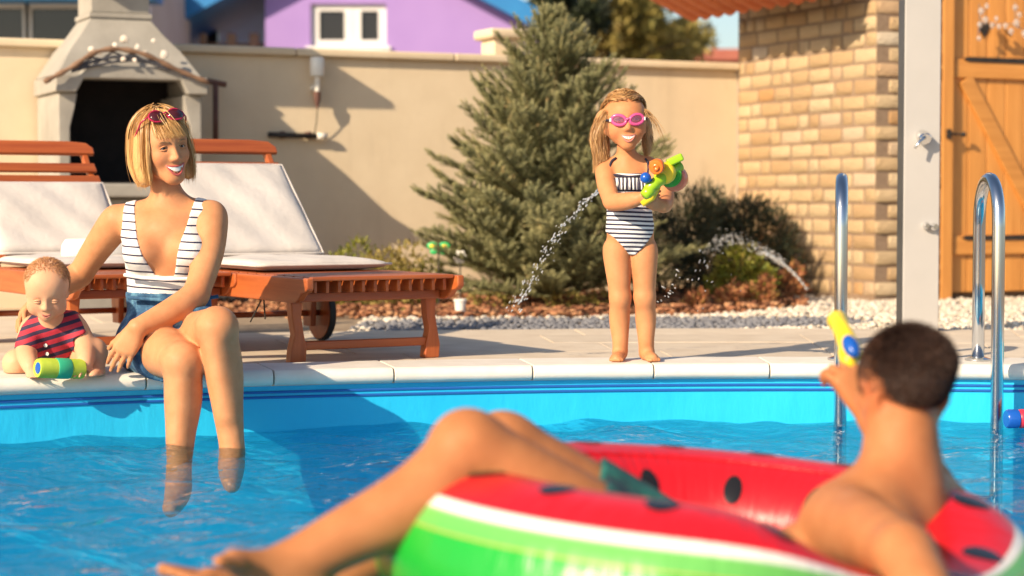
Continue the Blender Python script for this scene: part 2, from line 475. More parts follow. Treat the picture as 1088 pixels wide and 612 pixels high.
# mulch
n = 9000
px = np.random.uniform(-2.6, 2.2, n); py = np.random.uniform(9.5, 12.8, n)
k = in_poly(px, py, BED); px, py = px[k], py[k]; n = len(px)
cube = np.array([(x, y, z) for x in (-1, 1) for y in (-1, 1) for z in (-1, 1)], float)
cf = np.array([(0, 1, 3, 2), (4, 6, 7, 5), (0, 4, 5, 1), (2, 3, 7, 6), (0, 2, 6, 4), (1, 5, 7, 3)])
sc = np.stack([np.random.uniform(0.008, 0.03, n), np.random.uniform(0.004, 0.012, n), np.random.uniform(0.003, 0.006, n)], -1)
VV, FF, rr = scatter(px, py, np.random.uniform(-0.025, 0.015, n), sc, np.random.rand(n), cube, cf)
VV[:, 2] += np.random.normal(0, 0.004, len(VV))
me = quick_mesh('bark_mulch', VV, FF, rr)
tag(link_mesh('bark_mulch', me, 'bark_chips'), 'reddish brown bark mulch under the spruce and shrubs', 'mulch', kind='stuff')

# ================================================================== GARDEN WALL
WALL_Z = 1.40
wall = empty('garden_wall', WALL_E, GY, 'long cream rendered garden wall with projecting cap behind the spruce', 'wall')
MB().b2(-9.0, 0.0, 0.0, 0.22, -0.1, WALL_Z).build('wall_body', 'render_wall', wall)
x = -9.0
while x < -0.02:
    x1 = min(x + 1.0, 0.02)
    MB().b2(x + 0.002, x1 - 0.002, -0.045, 0.265, WALL_Z + 0.002, WALL_Z + 0.05).build('cap_slab', 'wall_cap', wall, bevel=0.012, seg=2); x = x1
sp = s_for(534, -0.12)
pil = MB().b2(sp - 0.10, sp + 0.10, 0.02, 0.22, WALL_Z + 0.052, WALL_Z + 0.15).build('pillar', 'wall_cap', wall, bevel=0.006)
MB().b2(sp - 0.14, sp + 0.14, -0.02, 0.26, WALL_Z + 0.152, WALL_Z + 0.215).build('pillar_cap', 'wall_cap', pil, bevel=0.02)

# ================================================================== BRICK GARDEN HOUSE
t = NT('brick'); v = t.coords('Object')
oi = t.node('ShaderNodeObjectInfo')
c = t.ramp(oi.outputs['Random'], [(0.0, (0.52, 0.34, 0.17)), (0.3, (0.64, 0.46, 0.25)), (0.55, (0.70, 0.53, 0.31)), (0.8, (0.72, 0.57, 0.36)), (0.87, (0.58, 0.31, 0.11)), (1.0, (0.76, 0.66, 0.50))])
t.color(t.mix(t.noise(v, 3, 5), c, t.mix(0.5, c, (0.34, 0.20, 0.11)))); t.set(Roughness=0.85); t.bump(t.noise(v, 6, 6, 0.65), 0.5, 0.15)
noisy('mortar', (0.23, 0.155, 0.10), (0.30, 0.21, 0.14), 40, 0.95, 0.3, 120, 0.004)
noisy('roof_tile', (0.55, 0.13, 0.05), (0.68, 0.22, 0.09), 12, 0.7, 0.2, 60, 0.004, rnd=0.1)
wood('eave_wood', (0.22, 0.12, 0.06), (0.36, 0.21, 0.11), 0.6, 1)
wood('door_wood', (0.53, 0.215, 0.045), (0.72, 0.33, 0.085), 0.38, 2)
wood('door_rail_wood', (0.53, 0.215, 0.045), (0.72, 0.33, 0.085), 0.38, 0)
noisy('black_iron', (0.018, 0.014, 0.012), (0.035, 0.028, 0.022), 20, 0.55, 0.15)
house = empty('garden_house', CORNER, GY, 'tan brick garden house with clay tiled eave and orange plank door', 'building')
core = MB(); core.b2(0.007, 0.47, 0.007, 1.52, -0.05, 1.95); core.b2(1.46, 3.2, 0.007, 1.52, -0.05, 1.95); core.b2(0.471, 1.459, 0.12, 1.52, -0.05, 1.95); core.b2(0.471, 1.459, 0.018, 0.119, 1.84, 1.95)
bw = core.build('mortar_wall', 'mortar', house)
# brick variants: slightly pillowed irregular blocks, 1 m unit scaled
bricks = []
for kk in range(5):
    bm = bmesh.new(); bmesh.ops.create_cube(bm, size=1.0)
    bmesh.ops.bevel(bm, geom=[e for e in bm.edges], offset=0.07, segments=1, affect='EDGES')
    for v_ in bm.verts: v_.co += Vector((random.uniform(-1, 1) * 0.012, random.uniform(-1, 1) * 0.04, random.uniform(-1, 1) * 0.04))
    me = bpy.data.meshes.new('brick'); bm.to_mesh(me); bm.free(); me.materials.append(MATS['brick'])
    me.polygons.foreach_set('use_smooth', np.ones(len(me.polygons), dtype=bool)); bricks.append(me)
CH = 0.0905; JT = 0.016
for c in range(21):
    z = 0.005 + c * CH + CH / 2
    # long side face (local x = 0), bricks along y
    y = 0.0
    first = True
    while y < 1.515:
        L = random.choice((0.235, 0.235, 0.235, 0.19, 0.115, 0.115)) if not first else (0.235 if c % 2 else 0.115)
        if 1.52 - y < 0.17: L = 1.52 - y
        L = min(L, 1.52 - y)
        dep = random.uniform(0.075, 0.085)
        inst('brick', random.choice(bricks), bw, (0.0 + dep / 2 + random.uniform(-0.004, 0.002), y + L / 2, z), (0, 0, math.pi / 2), (L - JT * 1.35, dep, CH - JT))
        y += L; first = False
    # door face (local y = 0)
    x = 0.09 if c % 2 else 0.0
    xs2 = [0.235, 0.235] if not c % 2 else [0.19, 0.19]
    x = 0.0 if not c % 2 else 0.088
    for L in xs2:
        if x + L > 0.468: L = 0.468 - x
        dep = 0.08
        if x == 0.0: pass
        inst('brick', random.choice(bricks), bw, (x + L / 2, dep / 2 + random.uniform(-0.004, 0.002) - (0.003 if x == 0.0 else 0), z), (0, 0, 0), (L - JT, dep, CH - JT)); x += L
# roof: eave along the long side, gable over the door, rising to the right
roof = empty('roof', (0, 0, 0)); roof.parent = house
SL = R(24); ev = Vector((-0.60, 0, 1.87))
ux = Vector((math.cos(SL), 0, math.sin(SL))); uz = Vector((-math.sin(SL), 0, math.cos(SL)))
rot = Matrix((ux, (0, 1, 0), uz)).transposed()
y0, y1 = -0.10, 1.66
for i in range(12):
    b0 = 0.01 + i * 0.16
    MB().box(ev + ux * (b0 + 0.078) + uz * 0.012 + Vector((0, (y0 + y1) / 2, 0)), (0.155, y1 - y0, 0.022), rot).build('eave_board', 'eave_wood', roof, bevel=0.002, seg=1)
yy = y0 + 0.16
while yy < y1:
    MB().box(ev + ux * 0.45 + uz * (-0.038) + Vector((0, yy, 0)), (0.86, 0.06, 0.076), rot).build('rafter', 'eave_wood', roof, bevel=0.003, seg=1); yy += 0.5
tb = MB(); seg = 8
for i in range(seg + 1):
    a = math.pi * i / seg
    for r_, in ((0.074,), (0.062,)):
        for l_ in (0, 1): tb.v.append((l_ * 0.42, r_ * math.cos(a) * (1.06 - 0.1 * l_), r_ * math.sin(a) * 0.9 + l_ * -0.012))
for i in range(seg):
    a = i * 4; b = a + 4
    tb.f += [(a, a + 1, b + 1, b), (a + 2, b + 2, b + 3, a + 3), (a, b, b + 2, a + 2), (a + 1, a + 3, b + 3, b + 1)]
tb.f += [(0, 2, 3, 1), (seg * 4, seg * 4 + 1, seg * 4 + 3, seg * 4 + 2)]
tm = tb.mesh('roof_tile'); tm.materials.append(MATS['roof_tile'])
nt = int((y1 - y0) / 0.15) + 1
for r_ in range(4):
    for i in range(nt):
        p = ev + ux * (-0.07 + r_ * 0.36) + uz * (0.045 + 0.010 * (r_ > 0)) + Vector((0, y0 + 0.05 + i * 0.15, 0))
        inst('roof_tile', tm, roof, p, (0, -SL - 0.02, random.uniform(-0.015, 0.015)))
# lower tile ends hang over the fascia: cover row turned upside down between them
for i in range(nt - 1):
    p = ev + ux * (-0.055) + uz * 0.085 + Vector((0, y0 + 0.125 + i * 0.15, 0))
    inst('roof_tile', tm, roof, p, (math.pi, SL, random.uniform(-0.015, 0.015)))
# plank door in its frame
DX0, DX1, DZ = 0.56, 1.38, 1.80
fr_ = MB(); fr_.b2(0.474, 0.553, 0.0, 0.10, -0.02, 1.838); fr_.build('door_frame', 'door_wood', house, bevel=0.004)
MB().b2(1.388, 1.457, 0.0, 0.10, -0.02, 1.838).build('door_frame', 'door_wood', house, bevel=0.004)
door = empty('door', (0, 0, 0)); door.parent = house
npk = 6; wpk = (DX1 - DX0) / npk
for i in range(npk):
    MB().b2(DX0 + i * wpk + 0.002, DX0 + (i + 1) * wpk - 0.002, 0.045, 0.075, 0.02, DZ).build('plank', 'door_wood', door, bevel=0.005, seg=1)
for zc in (1.345, 0.30):
    MB().b2(DX0 + 0.015, DX1 - 0.015, 0.022, 0.044, zc - 0.055, zc + 0.055).build('ledge_board', 'door_rail_wood', door, bevel=0.004, seg=1)
a = Vector((DX0 + 0.10, 0.033, 1.285)); b = Vector((DX1 - 0.10, 0.033, 0.36)); d = b - a
MB().box((a + b) / 2, (d.length, 0.020, 0.10), Matrix.Rotation(-math.atan2(d.z, d.x), 3, 'Y')).build('brace', 'door_rail_wood', door, bevel=0.004, seg=1)
for zc in (1.40, 0.345):
    hb = MB(); hb.prism([(DX0 + 0.08, zc - 0.004), (DX0 + 0.11, zc - 0.014), (DX1, zc - 0.016), (DX1, zc + 0.016), (DX0 + 0.11, zc + 0.014), (DX0 + 0.08, zc + 0.004)], 'y', 0.0155, 0.0218)
    hb.build('strap_hinge', 'black_iron', door)
lt = MB(); lt.b2(0.50, 0.525, -0.018, 0.0, 0.93, 0.985); lt.tube([(0.515, -0.02, 0.957), (0.61, -0.012, 0.955)], 0.006, 8); lt.ball((0.617, -0.012, 0.955), 0.016)
lt.build('latch', 'black_iron', door)
ht = []
for i in range(28):
    a = 2 * math.pi * i / 28
    ht.append((0.80 + 0.0040 * 16 * math.sin(a) ** 3 * 0.62, 1.585 + 0.0040 * (13 * math.cos(a) - 5 * math.cos(2 * a) - 2 * math.cos(3 * a) - math.cos(4 * a)) * 0.85))
MB().prism(ht, 'y', 0.0385, 0.0448).build('heart', 'black_iron', door)
# ================================================================== FIREPLACE
noisy('cast_concrete', (0.29, 0.27, 0.235), (0.39, 0.365, 0.32), 5, 0.85, 0.3, 45, 0.006)
noisy('soot', (0.008, 0.007, 0.008), (0.02, 0.016, 0.015), 8, 0.95, 0.3)
noisy('drift_wood', (0.16, 0.09, 0.055), (0.30, 0.18, 0.11), 10, 0.8, 0.4, 40, 0.005)
noisy('shell', (0.62, 0.52, 0.42), (0.80, 0.74, 0.66), 30, 0.5, 0.3, 60, 0.003, rnd=0.2)
noisy('rust_rod', (0.10, 0.045, 0.035), (0.17, 0.08, 0.06), 15, 0.7, 0.2)
fs = s_for(142, 0.60)
FP = WALL_E + TX * fs
fire = empty('garden_fireplace', FP, GY, 'grey cast concrete garden fireplace with tapering hood and black mouth', 'fireplace')
MB().b2(-0.42, 0.42, -0.56, -0.02, -0.03, 0.575).build('base', 'cast_concrete', fire, bevel=0.01)
MB().b2(-0.47, 0.47, -0.64, -0.015, 0.58, 0.655).build('hearth_slab', 'cast_concrete', fire, bevel=0.012)
for sx in (-1, 1):
    q = [(sx * 0.385, 0.657), (sx * 0.385, 1.13), (sx * 0.285, 1.13), (sx * 0.30, 1.05), (sx * 0.325, 0.95), (sx * 0.325, 0.657)]
    MB().prism(q, 'y', -0.57, -0.03).build('cheek', 'cast_concrete', fire, bevel=0.006)
MB().b2(-0.322, 0.322, -0.10, -0.03, 0.657, 1.30).build('fire_back', 'soot', fire)
bx = MB()
for sx in (-1, 1): bx.b2(*sorted((sx * 0.322, sx * 0.318)), -0.55, -0.11, 0.66, 1.12)
bx.b2(-0.28, 0.28, -0.56, -0.11, 1.26, 1.27); bx.b2(-0.31, 0.31, -0.55, -0.11, 0.656, 0.664)
bx.build('fire_lining', 'soot', fire)
# lintel with a raised middle
q = [(-0.41, 1.132), (-0.41, 1.225), (-0.28, 1.225), (-0.24, 1.275), (0.24, 1.275), (0.28, 1.225), (0.41, 1.225), (0.41, 1.132), (0.30, 1.132), (0.26, 1.205), (-0.26, 1.205), (-0.30, 1.132)]
MB().prism(q, 'y', -0.62, -0.52).build('lintel', 'cast_concrete', fire, bevel=0.01)
for sx in (-1, 1): MB().b2(*sorted((sx * 0.33, sx * 0.405)), -0.518, -0.03, 1.132, 1.222).build('side_lintel', 'cast_concrete', fire, bevel=0.008)
# hood: lofted from the lintel to the flue
sec = [(0.395, -0.57, -0.03, 1.226), (0.36, -0.54, -0.03, 1.275), (0.30, -0.48, -0.03, 1.37), (0.225, -0.41, -0.03, 1.46), (0.165, -0.36, -0.04, 1.545)]
hd = MB()
for w, ya, yb, z in sec: hd.v += [(-w, ya, z), (w, ya, z), (w, yb, z), (-w, yb, z)]
for i in range(len(sec) - 1):
    for k in range(4): hd.f.append((i * 4 + k, i * 4 + (k + 1) % 4, (i + 1) * 4 + (k + 1) % 4, (i + 1) * 4 + k))
hd.f += [(3, 2, 1, 0), tuple(16 + k for k in range(4))]
hd.build('hood', 'cast_concrete', fire, bevel=0.006)
MB().b2(-0.175, 0.175, -0.37, -0.03, 1.547, 1.575).build('flue_collar', 'cast_concrete', fire, bevel=0.006)
MB().b2(-0.16, 0.16, -0.355, -0.045, 1.577, 1.86).build('flue', 'cast_concrete', fire, bevel=0.006)
cp = MB(); cp.v += [(-0.42, -0.56, 1.862), (0.42, -0.56, 1.862), (0.42, 0.16, 1.862), (-0.42, 0.16, 1.862), (-0.42, -0.56, 1.90), (0.42, -0.56, 1.90), (0.42, 0.16, 1.90), (-0.42, 0.16, 1.90), (-0.18, -0.36, 2.02), (0.18, -0.36, 2.02), (0.18, -0.04, 2.02), (-0.18, -0.04, 2.02)]
cp.f += [(3, 2, 1, 0), (0, 1, 5, 4), (1, 2, 6, 5), (2, 3, 7, 6), (3, 0, 4, 7), (4, 5, 9, 8), (5, 6, 10, 9), (6, 7, 11, 10), (7, 4, 8, 11), (8, 9, 10, 11)]
cp.build('flue_cap', 'cast_concrete', fire, bevel=0.008)
def fp_at(u, v, d):
    """point in the vertical plane d in front of the wall, seen at (u, v)"""
    dr = ray(u, v); o = Vector((0, 0, HC)); b = WALL_E - NY * d
    return o + dr * ((b - o).dot(NY) / dr.dot(NY))
pts = [fp_at(u, v, 0.655) for u, v in ((47, 87), (62, 79), (80, 69), (98, 57), (118, 52), (140, 54), (162, 61), (184, 72), (205, 81), (223, 88))]
pts = smoothpath(pts, 4)
MBs = MB().tube(pts, [0.013 + 0.003 * math.sin(i * 1.7) for i in range(len(pts))], 8)
tag(MBs.build('driftwood_branch', 'drift_wood', smooth=True), 'brown bent driftwood branch hung across the fireplace hood', 'branch')
mat_net = noisy('fish_net', (0.05, 0.055, 0.07), (0.10, 0.10, 0.12), 60, 0.9, 0.5)
nt_ = MB()
up = [fp_at(u, v, 0.645) for u, v in ((78, 72), (98, 61), (120, 55), (140, 57), (160, 64), (180, 73))]
lo = [fp_at(u, v, 0.64) for u, v in ((76, 76), (98, 70), (120, 66), (140, 64), (160, 67), (180, 75))]
for i in range(len(up) - 1):
    nt_.tube([up[i], lo[i + 1]], 0.006, 5); nt_.tube([lo[i], up[i + 1]], 0.006, 5); nt_.tube([lo[i], lo[i + 1]], 0.007, 5); nt_.tube([lo[i].lerp(up[i], .5), lo[i + 1].lerp(up[i + 1], .5)], 0.009, 5)
tag(nt_.build('net_swag', 'fish_net'), 'dark net swag tied under the driftwood branch', 'net')
for i, (u, v, r, lb) in enumerate(((132, 42, 0.030, 'large pale seashell at the top middle of the fireplace hood'), (122, 48, 0.018, 'small pale seashell left of the largest one on the hood'), (146, 50, 0.022, 'pale seashell just right of the largest one on the hood'), (97, 52, 0.022, 'pale seashell at the left end of the hood decoration'), (106, 56, 0.016, 'small seashell beside the left end shell on the hood'), (154, 56, 0.017, 'small seashell touching the branch right of centre'), (131, 63, 0.018, 'seashell hanging below the branch at the middle'), (143, 64, 0.015, 'tiny seashell hanging below the branch right of middle'), (174, 58, 0.030, 'dark edged pale seashell at the right of the hood'), (163, 43, 0.016, 'starfish shaped pale shell high on the right of hood'))):
    p = fp_at(u, v, 0.60 if v < 60 else 0.66)
    # shells sit on the sloping hood face
    b = MB(); n_ = 7
    rotm = Matrix.Rotation(random.uniform(0, 3), 3, 'Y')
    for k in range(n_):
        a = math.pi * (k / (n_ - 1) - 0.5) * 1.3
        b.ball(p + Vector((math.sin(a + i) * r * 0.5, 0, math.cos(a + i) * r * 0.5)), (r * 0.28, r * 0.32, r * 0.34), 8, 5)
    b.ball(p, (r * 0.6, r * 0.42, r * 0.6), 10, 6)
    tag(b.build('seashell', 'shell', smooth=True), lb, 'seashell', 'seashells fixed to the fireplace hood')
# rod by the fireplace
a, b = fp_at(229, 88, 0.10), fp_at(229, 158, 0.10)
rd = empty('hanging_rod', (a + b) / 2, GY, 'dark rusty rod hanging on the wall right of the fireplace', 'rod')
def loc(o, p): return o.matrix_basis.inverted() @ p
bpy.context.view_layer.update()
MB().tube([loc(rd, a), loc(rd, b)], 0.016, 10).build('shaft', 'rust_rod', rd, smooth=True)
MB().tube([loc(rd, fp_at(215, 85, 0.10)), loc(rd, fp_at(240, 90, 0.10))], 0.017, 10).build('crossbar', 'rust_rod', rd, smooth=True)

# ---- wall lamp
t = NT('lamp_white'); t.color((0.82, 0.79, 0.70)); t.set(Roughness=0.4)
lp = fp_at(337, 80, 0.075); LE = empty('wall_lamp', lp, GY, 'white cylindrical wall lamp on a tapering stem, on the cream wall', 'lamp')
zz = lambda v: fp_at(337, v, 0.075).z - lp.z
MB().lathe([(0.0, zz(81)), (0.038, zz(81)), (0.042, zz(79)), (0.042, zz(63)), (0.036, zz(61)), (0.0, zz(60.5))], 20).build('shade', 'lamp_white', LE, smooth=True, angle=R(40))
MB().lathe([(0.013, zz(97)), (0.017, zz(81.5))], 14).build('stem', 'lamp_white', LE, smooth=True, angle=R(40))
MB().lathe([(0.002, zz(117)), (0.020, zz(106)), (0.022, zz(97.5))], 14).build('cone', 'rust_rod', LE, smooth=True, angle=R(40))
MB().b2(-0.02, 0.02, 0.015, 0.074, zz(96), zz(90)).build('bracket', 'lamp_white', LE, bevel=0.004)
MB().tube([(0, 0, zz(117)), (0.002, 0.02, zz(130)), (-0.004, 0.045, zz(144))], 0.003, 6).build('cable', 'black_iron', LE)
a, b = fp_at(285, 143, 0.04), fp_at(347, 145, 0.04)
tp = empty('wall_tap', a, GY, 'dark horizontal tap pipe with pale end on the wall under the lamp', 'tap')
MB().tube([(0, 0, 0), ((b - a).dot(TX) * 0.82, 0, (b - a).z * 0.8)], 0.016, 10).build('pipe', 'black_iron', tp, smooth=True)
MB().tube([((b - a).dot(TX) * 0.83, 0, (b - a).z * 0.8), ((b - a).dot(TX), 0, (b - a).z)], 0.020, 10).build('spout_end', 'coping_stone', tp, smooth=True)
for k in (0.25, 0.7): MB().tube([((b - a).dot(TX) * k, 0.039, 0), ((b - a).dot(TX) * k, -0.005, 0)], 0.022, 10).build('clamp', 'rust_rod', tp, smooth=True)

# ================================================================== SUN LOUNGERS
wood('lounger_wood', (0.30, 0.062, 0.016), (0.50, 0.135, 0.034), 0.38, 1)
wood('lounger_cross_wood', (0.27, 0.055, 0.015), (0.46, 0.12, 0.03), 0.38, 0)
wood('lounger_leg_wood', (0.30, 0.062, 0.016), (0.50, 0.135, 0.034), 0.38, 2)
t = NT('cushion_cloth'); v = t.coords('Object')
t.color(t.ramp(t.noise(v, 3.5, 4), [(0.3, (0.56, 0.51, 0.465)), (0.7, (0.64, 0.59, 0.545))])); t.set(Roughness=0.9)
t.bump(t.math('ADD', t.noise(v, 7, 3), t.math('MULTIPLY', t.noise(v, 420, 2), 0.12)), 0.35, 0.03)
noisy('rubber', (0.02, 0.018, 0.017), (0.035, 0.03, 0.028), 20, 0.7, 0.1)
noisy('towel', (0.80, 0.77, 0.70), (0.88, 0.85, 0.79), 12, 0.95, 0.6, 220, 0.006)
def cushion(name, parent, w, l, th, M, mat='cushion_cloth', seed=1):
    """soft pad: pinched edges, slight sag, piping seam"""
    nx, ny = 22, 30; rs = np.random.RandomState(seed)
    u = np.linspace(-1, 1, nx); v = np.linspace(-1, 1, ny); U, V = np.meshgrid(u, v)
    prof = (1 - np.abs(U) ** 7) ** 0.5 * (1 - np.abs(V) ** 9) ** 0.5
    wob = 0.004 * np.sin(3 * U + rs.rand() * 6) * np.sin(4 * V + rs.rand() * 6) + 0.003 * np.sin(9 * U + 5 * V)
    top = np.stack([U * w / 2 * (1 - 0.012 * np.cos(3 * V)), V * l / 2, prof * (th / 2 + wob)], -1)
    bot = np.stack([U * w / 2 * (1 - 0.012 * np.cos(3 * V)), V * l / 2, -prof * th / 2], -1)
    VV = np.concatenate([top.reshape(-1, 3), bot.reshape(-1, 3)]); idx = np.arange(nx * ny).reshape(ny, nx)
    q = np.stack([idx[:-1, :-1], idx[:-1, 1:], idx[1:, 1:], idx[1:, :-1]], -1).reshape(-1, 4)
    me = quick_mesh(name, VV, np.concatenate([q, q[:, ::-1] + nx * ny]))
    me.transform(M)
    bm = bmesh.new(); bm.from_mesh(me); bmesh.ops.remove_doubles(bm, verts=bm.verts, dist=1e-4); bm.to_mesh(me); bm.free()
    o = link_mesh(name, me, mat, parent, smooth=True)
    loop = [(x * w / 2, y * l / 2, 0) for x, y in [(-1 + 0.2 * k, -1) for k in range(10)] + [(1, -1 + 0.2 * k) for k in range(10)] + [(1 - 0.2 * k, 1) for k in range(10)] + [(-1, 1 - 0.2 * k) for k in range(11)]]
    MB().tube([M @ Vector(p) for p in loop], 0.005, 6).build('piping', mat, o, smooth=True)
    return o
BA = R(42)
def lounger(loc_, yaw, label):
    o = empty('sun_lounger', loc_, yaw, label, 'sun lounger', 'wooden sun loungers beside the pool')
    # side rails with ogee foot end
    for sx in (-1, 1):
        q = [(0.0, 0.300), (0.0, 0.262), (0.018, 0.250), (0.045, 0.246), (0.075, 0.222), (0.11, 0.212), (1.30, 0.212), (1.34, 0.24), (1.34, 0.300)]
        m = MB().prism(q, 'x', sx * 0.29 - 0.014, sx * 0.29 + 0.014)
        m.build('side_rail', 'lounger_wood', o, bevel=0.006)
    for y in (0.14, 1.0): MB().b2(-0.275, 0.275, y - 0.016, y + 0.016, 0.214, 0.246).build('cross_rail', 'lounger_cross_wood', o, bevel=0.003, seg=1)
    for i in range(12):
        x = -0.25 + 0.5 * i / 11
        MB().b2(x - 0.0065, x + 0.0065, 0.045, 1.04, 0.248, 0.288).build('batten', 'lounger_wood', o, bevel=0.002, seg=1)
    for i in range(13):
        y = 0.055 + i * 0.079
        MB().b2(-0.274, 0.274, y - 0.034, y + 0.034, 0.289, 0.303).build('seat_slat', 'lounger_cross_wood', o, bevel=0.003, seg=1)
    # curved foot legs, stretcher, rear legs with wheels
    for sx in (-1, 1):
        x = sx * 0.262
        q = [(-0.028, 0.245), (-0.022, 0.16), (-0.012, 0.10), (-0.024, 0.05), (-0.030, 0.0), (0.030, 0.0), (0.034, 0.05), (0.024, 0.10), (0.014, 0.16), (0.022, 0.245)]
        MB().prism([(x + a, b) for a, b in q], 'y', 0.16, 0.205).build('leg', 'lounger_leg_wood', o, bevel=0.006)
        MB().prism([(1.13, 0.25), (1.15, 0.06), (1.22, 0.06), (1.25, 0.25)], 'x', x - 0.012, x + 0.012).build('leg', 'lounger_leg_wood', o, bevel=0.004)
        w = MB().lathe([(0.03, -0.016), (0.105, -0.016), (0.105, 0.016), (0.03, 0.016)], 28, Matrix.Translation((sx * 0.315, 1.185, 0.112)) @ Matrix.Rotation(math.pi / 2, 4, 'Y')).build('wheel', 'lounger_leg_wood', o, smooth=True, angle=R(40))
        MB().lathe([(0.104, -0.012), (0.112, -0.011), (0.112, 0.011), (0.104, 0.012)], 28, Matrix.Translation((sx * 0.315, 1.185, 0.112)) @ Matrix.Rotation(math.pi / 2, 4, 'Y')).build('tyre', 'rubber', w, smooth=True, angle=R(40))
    MB().b2(-0.245, 0.245, 0.17, 0.195, 0.045, 0.075).build('stretcher', 'lounger_cross_wood', o, bevel=0.003, seg=1)
    MB().tube([(-0.31, 1.185, 0.112), (0.31, 1.185, 0.112)], 0.012, 10).build('axle', 'lounger_cross_wood', o, smooth=True)
    # backrest
    H = Matrix.Translation((0, 1.09, 0.302)) @ Matrix.Rotation(BA, 4, 'X')
    br = empty('backrest'); br.parent = o; br.matrix_basis = H
    for sx in (-1, 1):
        q = [(0.0, 0.004), (0.0, -0.022), (0.62, -0.022), (0.70, -0.018), (0.715, 0.0), (0.70, 0.02), (0.60, 0.004)]
        MB().prism(q, 'x', sx * 0.262 - 0.012, sx * 0.262 + 0.012).build('back_post', 'lounger_wood', br, bevel=0.004)
    for i in range(8):
        y = 0.035 + i * 0.078
        MB().b2(-0.285, 0.285, y - 0.026, y + 0.026, 0.005, 0.019).build('back_slat', 'lounger_cross_wood', br, bevel=0.003, seg=1)
    MB().prism([(-0.30, 0.665), (-0.305, 0.70), (-0.28, 0.735), (-0.2, 0.745), (0.2, 0.745), (0.28, 0.735), (0.305, 0.70), (0.30, 0.665)], 'z', 0.0055, 0.024).build('top_rail', 'lounger_cross_wood', br, bevel=0.005)
    pr = MB().tube([(-0.2, 1.35, 0.24), (-0.2, 1.55, 0.62)], 0.01, 8).build('prop', 'lounger_leg_wood', o)
    return o
LOUNGERS = (((-0.427, 6.77, 0.0), R(31), 'wooden sun lounger with its foot end to the pool, between woman and girl', 0),
            ((-1.235, 6.97, 0.0), R(31), 'wooden sun lounger behind the woman and the baby', 1))
for lo_, yw, lb, k in LOUNGERS:
    o = lounger(lo_, yw, lb)
    bpy.context.view_layer.update()
    c = empty('lounger_cushion', lo_, yw, ('pale cushion on the lounger between woman and girl', 'pale cushion on the lounger behind woman and baby')[k], 'cushion', 'pale lounger cushions')
    lb_ = 0.53 if k == 0 else 0.42
    H = Matrix.Translation((0, 1.09, 0.302)) @ Matrix.Rotation(BA, 4, 'X') @ Matrix.Translation((0, 0.02 + lb_ / 2, 0.052))
    cushion('back_pad', c, 0.54, lb_, 0.048, H, seed=3 + k)
    cushion('seat_pad', c, 0.54, 0.62, 0.045, Matrix.Translation((0, 0.80, 0.328)), seed=5 + k)
    if k == 0:
        MB().tube([(-0.20, 0.62, 0.30), (-0.205, 0.6, 0.20), (-0.24, 0.62, 0.12)], 0.003, 6).build('tie', 'black_iron', c)
        MB().tube([(-0.20, 0.62, 0.30), (-0.195, 0.6, 0.20), (-0.19, 0.60, 0.13)], 0.003, 6).build('tie', 'black_iron', c)
# rolled towel on the farther cushion
tw = MB(); c0 = P(108, 266, 7.62)
prof = [(0.0, -0.15), (0.035, -0.15), (0.05, -0.14), (0.052, 0.0), (0.05, 0.14), (0.035, 0.15), (0.0, 0.15)]
tw.lathe(prof, 18, Matrix.Translation((c0.x, c0.y, c0.z - 0.005)) @ Matrix.Rotation(R(31), 4, 'Z') @ Matrix.Rotation(math.pi / 2, 4, 'Y'))
tag(tw.build('rolled_towel', 'towel', smooth=True), 'white rolled towel lying on the lounger cushion behind the woman', 'towel')

# ================================================================== SHOWER, LADDER
t = NT('steel'); t.color((0.62, 0.63, 0.64)); t.set(Metallic=1.0, Roughness=0.16)
t = NT('chrome'); t.color((0.75, 0.75, 0.75)); t.set(Metallic=1.0, Roughness=0.12)
noisy('shower_grey', (0.40, 0.385, 0.37), (0.45, 0.43, 0.41), 3, 0.45, 0.05, 80, 0.002)
noisy('shower_edge', (0.05, 0.05, 0.05), (0.08, 0.08, 0.08), 3, 0.5, 0.05)
sb = G(975, 352); sh = empty('garden_shower', sb, R(6), 'flat grey shower column standing on the gravel by the orange door', 'shower')
sw = 39 / F * sb.y
MB().b2(-sw / 2, sw / 2, -0.04, 0.04, -0.02, 1.42).build('column', 'shower_grey', sh, bevel=0.004)
MB().b2(-sw / 2 - 0.005, -sw / 2 - 0.0005, -0.035, 0.038, -0.02, 1.42).build('side_strip', 'shower_edge', sh)
MB().b2(-sw / 2 + 0.003, sw / 2 - 0.001, -0.036, 0.036, 1.424, 1.95).build('upper_column', 'lamp_white', sh, bevel=0.004)
m = MB(); m.tube([(0, -0.03, 1.9), (0, -0.25, 1.92)], 0.012, 10); m.lathe([(0.0, 0.03), (0.02, 0.02), (0.09, 0.0), (0.09, -0.012), (0, -0.012)], 20, Matrix.Translation((0, -0.26, 1.90))); m.build('shower_head', 'chrome', sh, smooth=True, angle=R(40))
def sy(v): return HC + (215 - v) / F * (sb.y - 0.05)
tap = MB().lathe([(0.0, 0.0), (0.028, 0.0), (0.028, 0.045), (0.022, 0.055), (0.0, 0.055)], 18, Matrix.Translation((0.0, -0.04, sy(145))) @ Matrix.Rotation(math.pi / 2 + 0.25, 4, 'X')).build('mixer', 'chrome', sh, smooth=True, angle=R(40))
MB().tube([(-0.005, -0.09, sy(146)), (-0.03, -0.10, sy(151)), (-0.052, -0.11, sy(158))], [0.009, 0.008, 0.006], 10).build('lever', 'chrome', tap, smooth=True)
k2 = MB().lathe([(0.0, 0.0), (0.017, 0.0), (0.017, 0.03), (0.012, 0.05), (0.0, 0.05)], 16, Matrix.Translation((0.048, -0.04, sy(241))) @ Matrix.Rotation(math.pi / 2, 4, 'X')).build('valve', 'chrome', sh, smooth=True, angle=R(40))
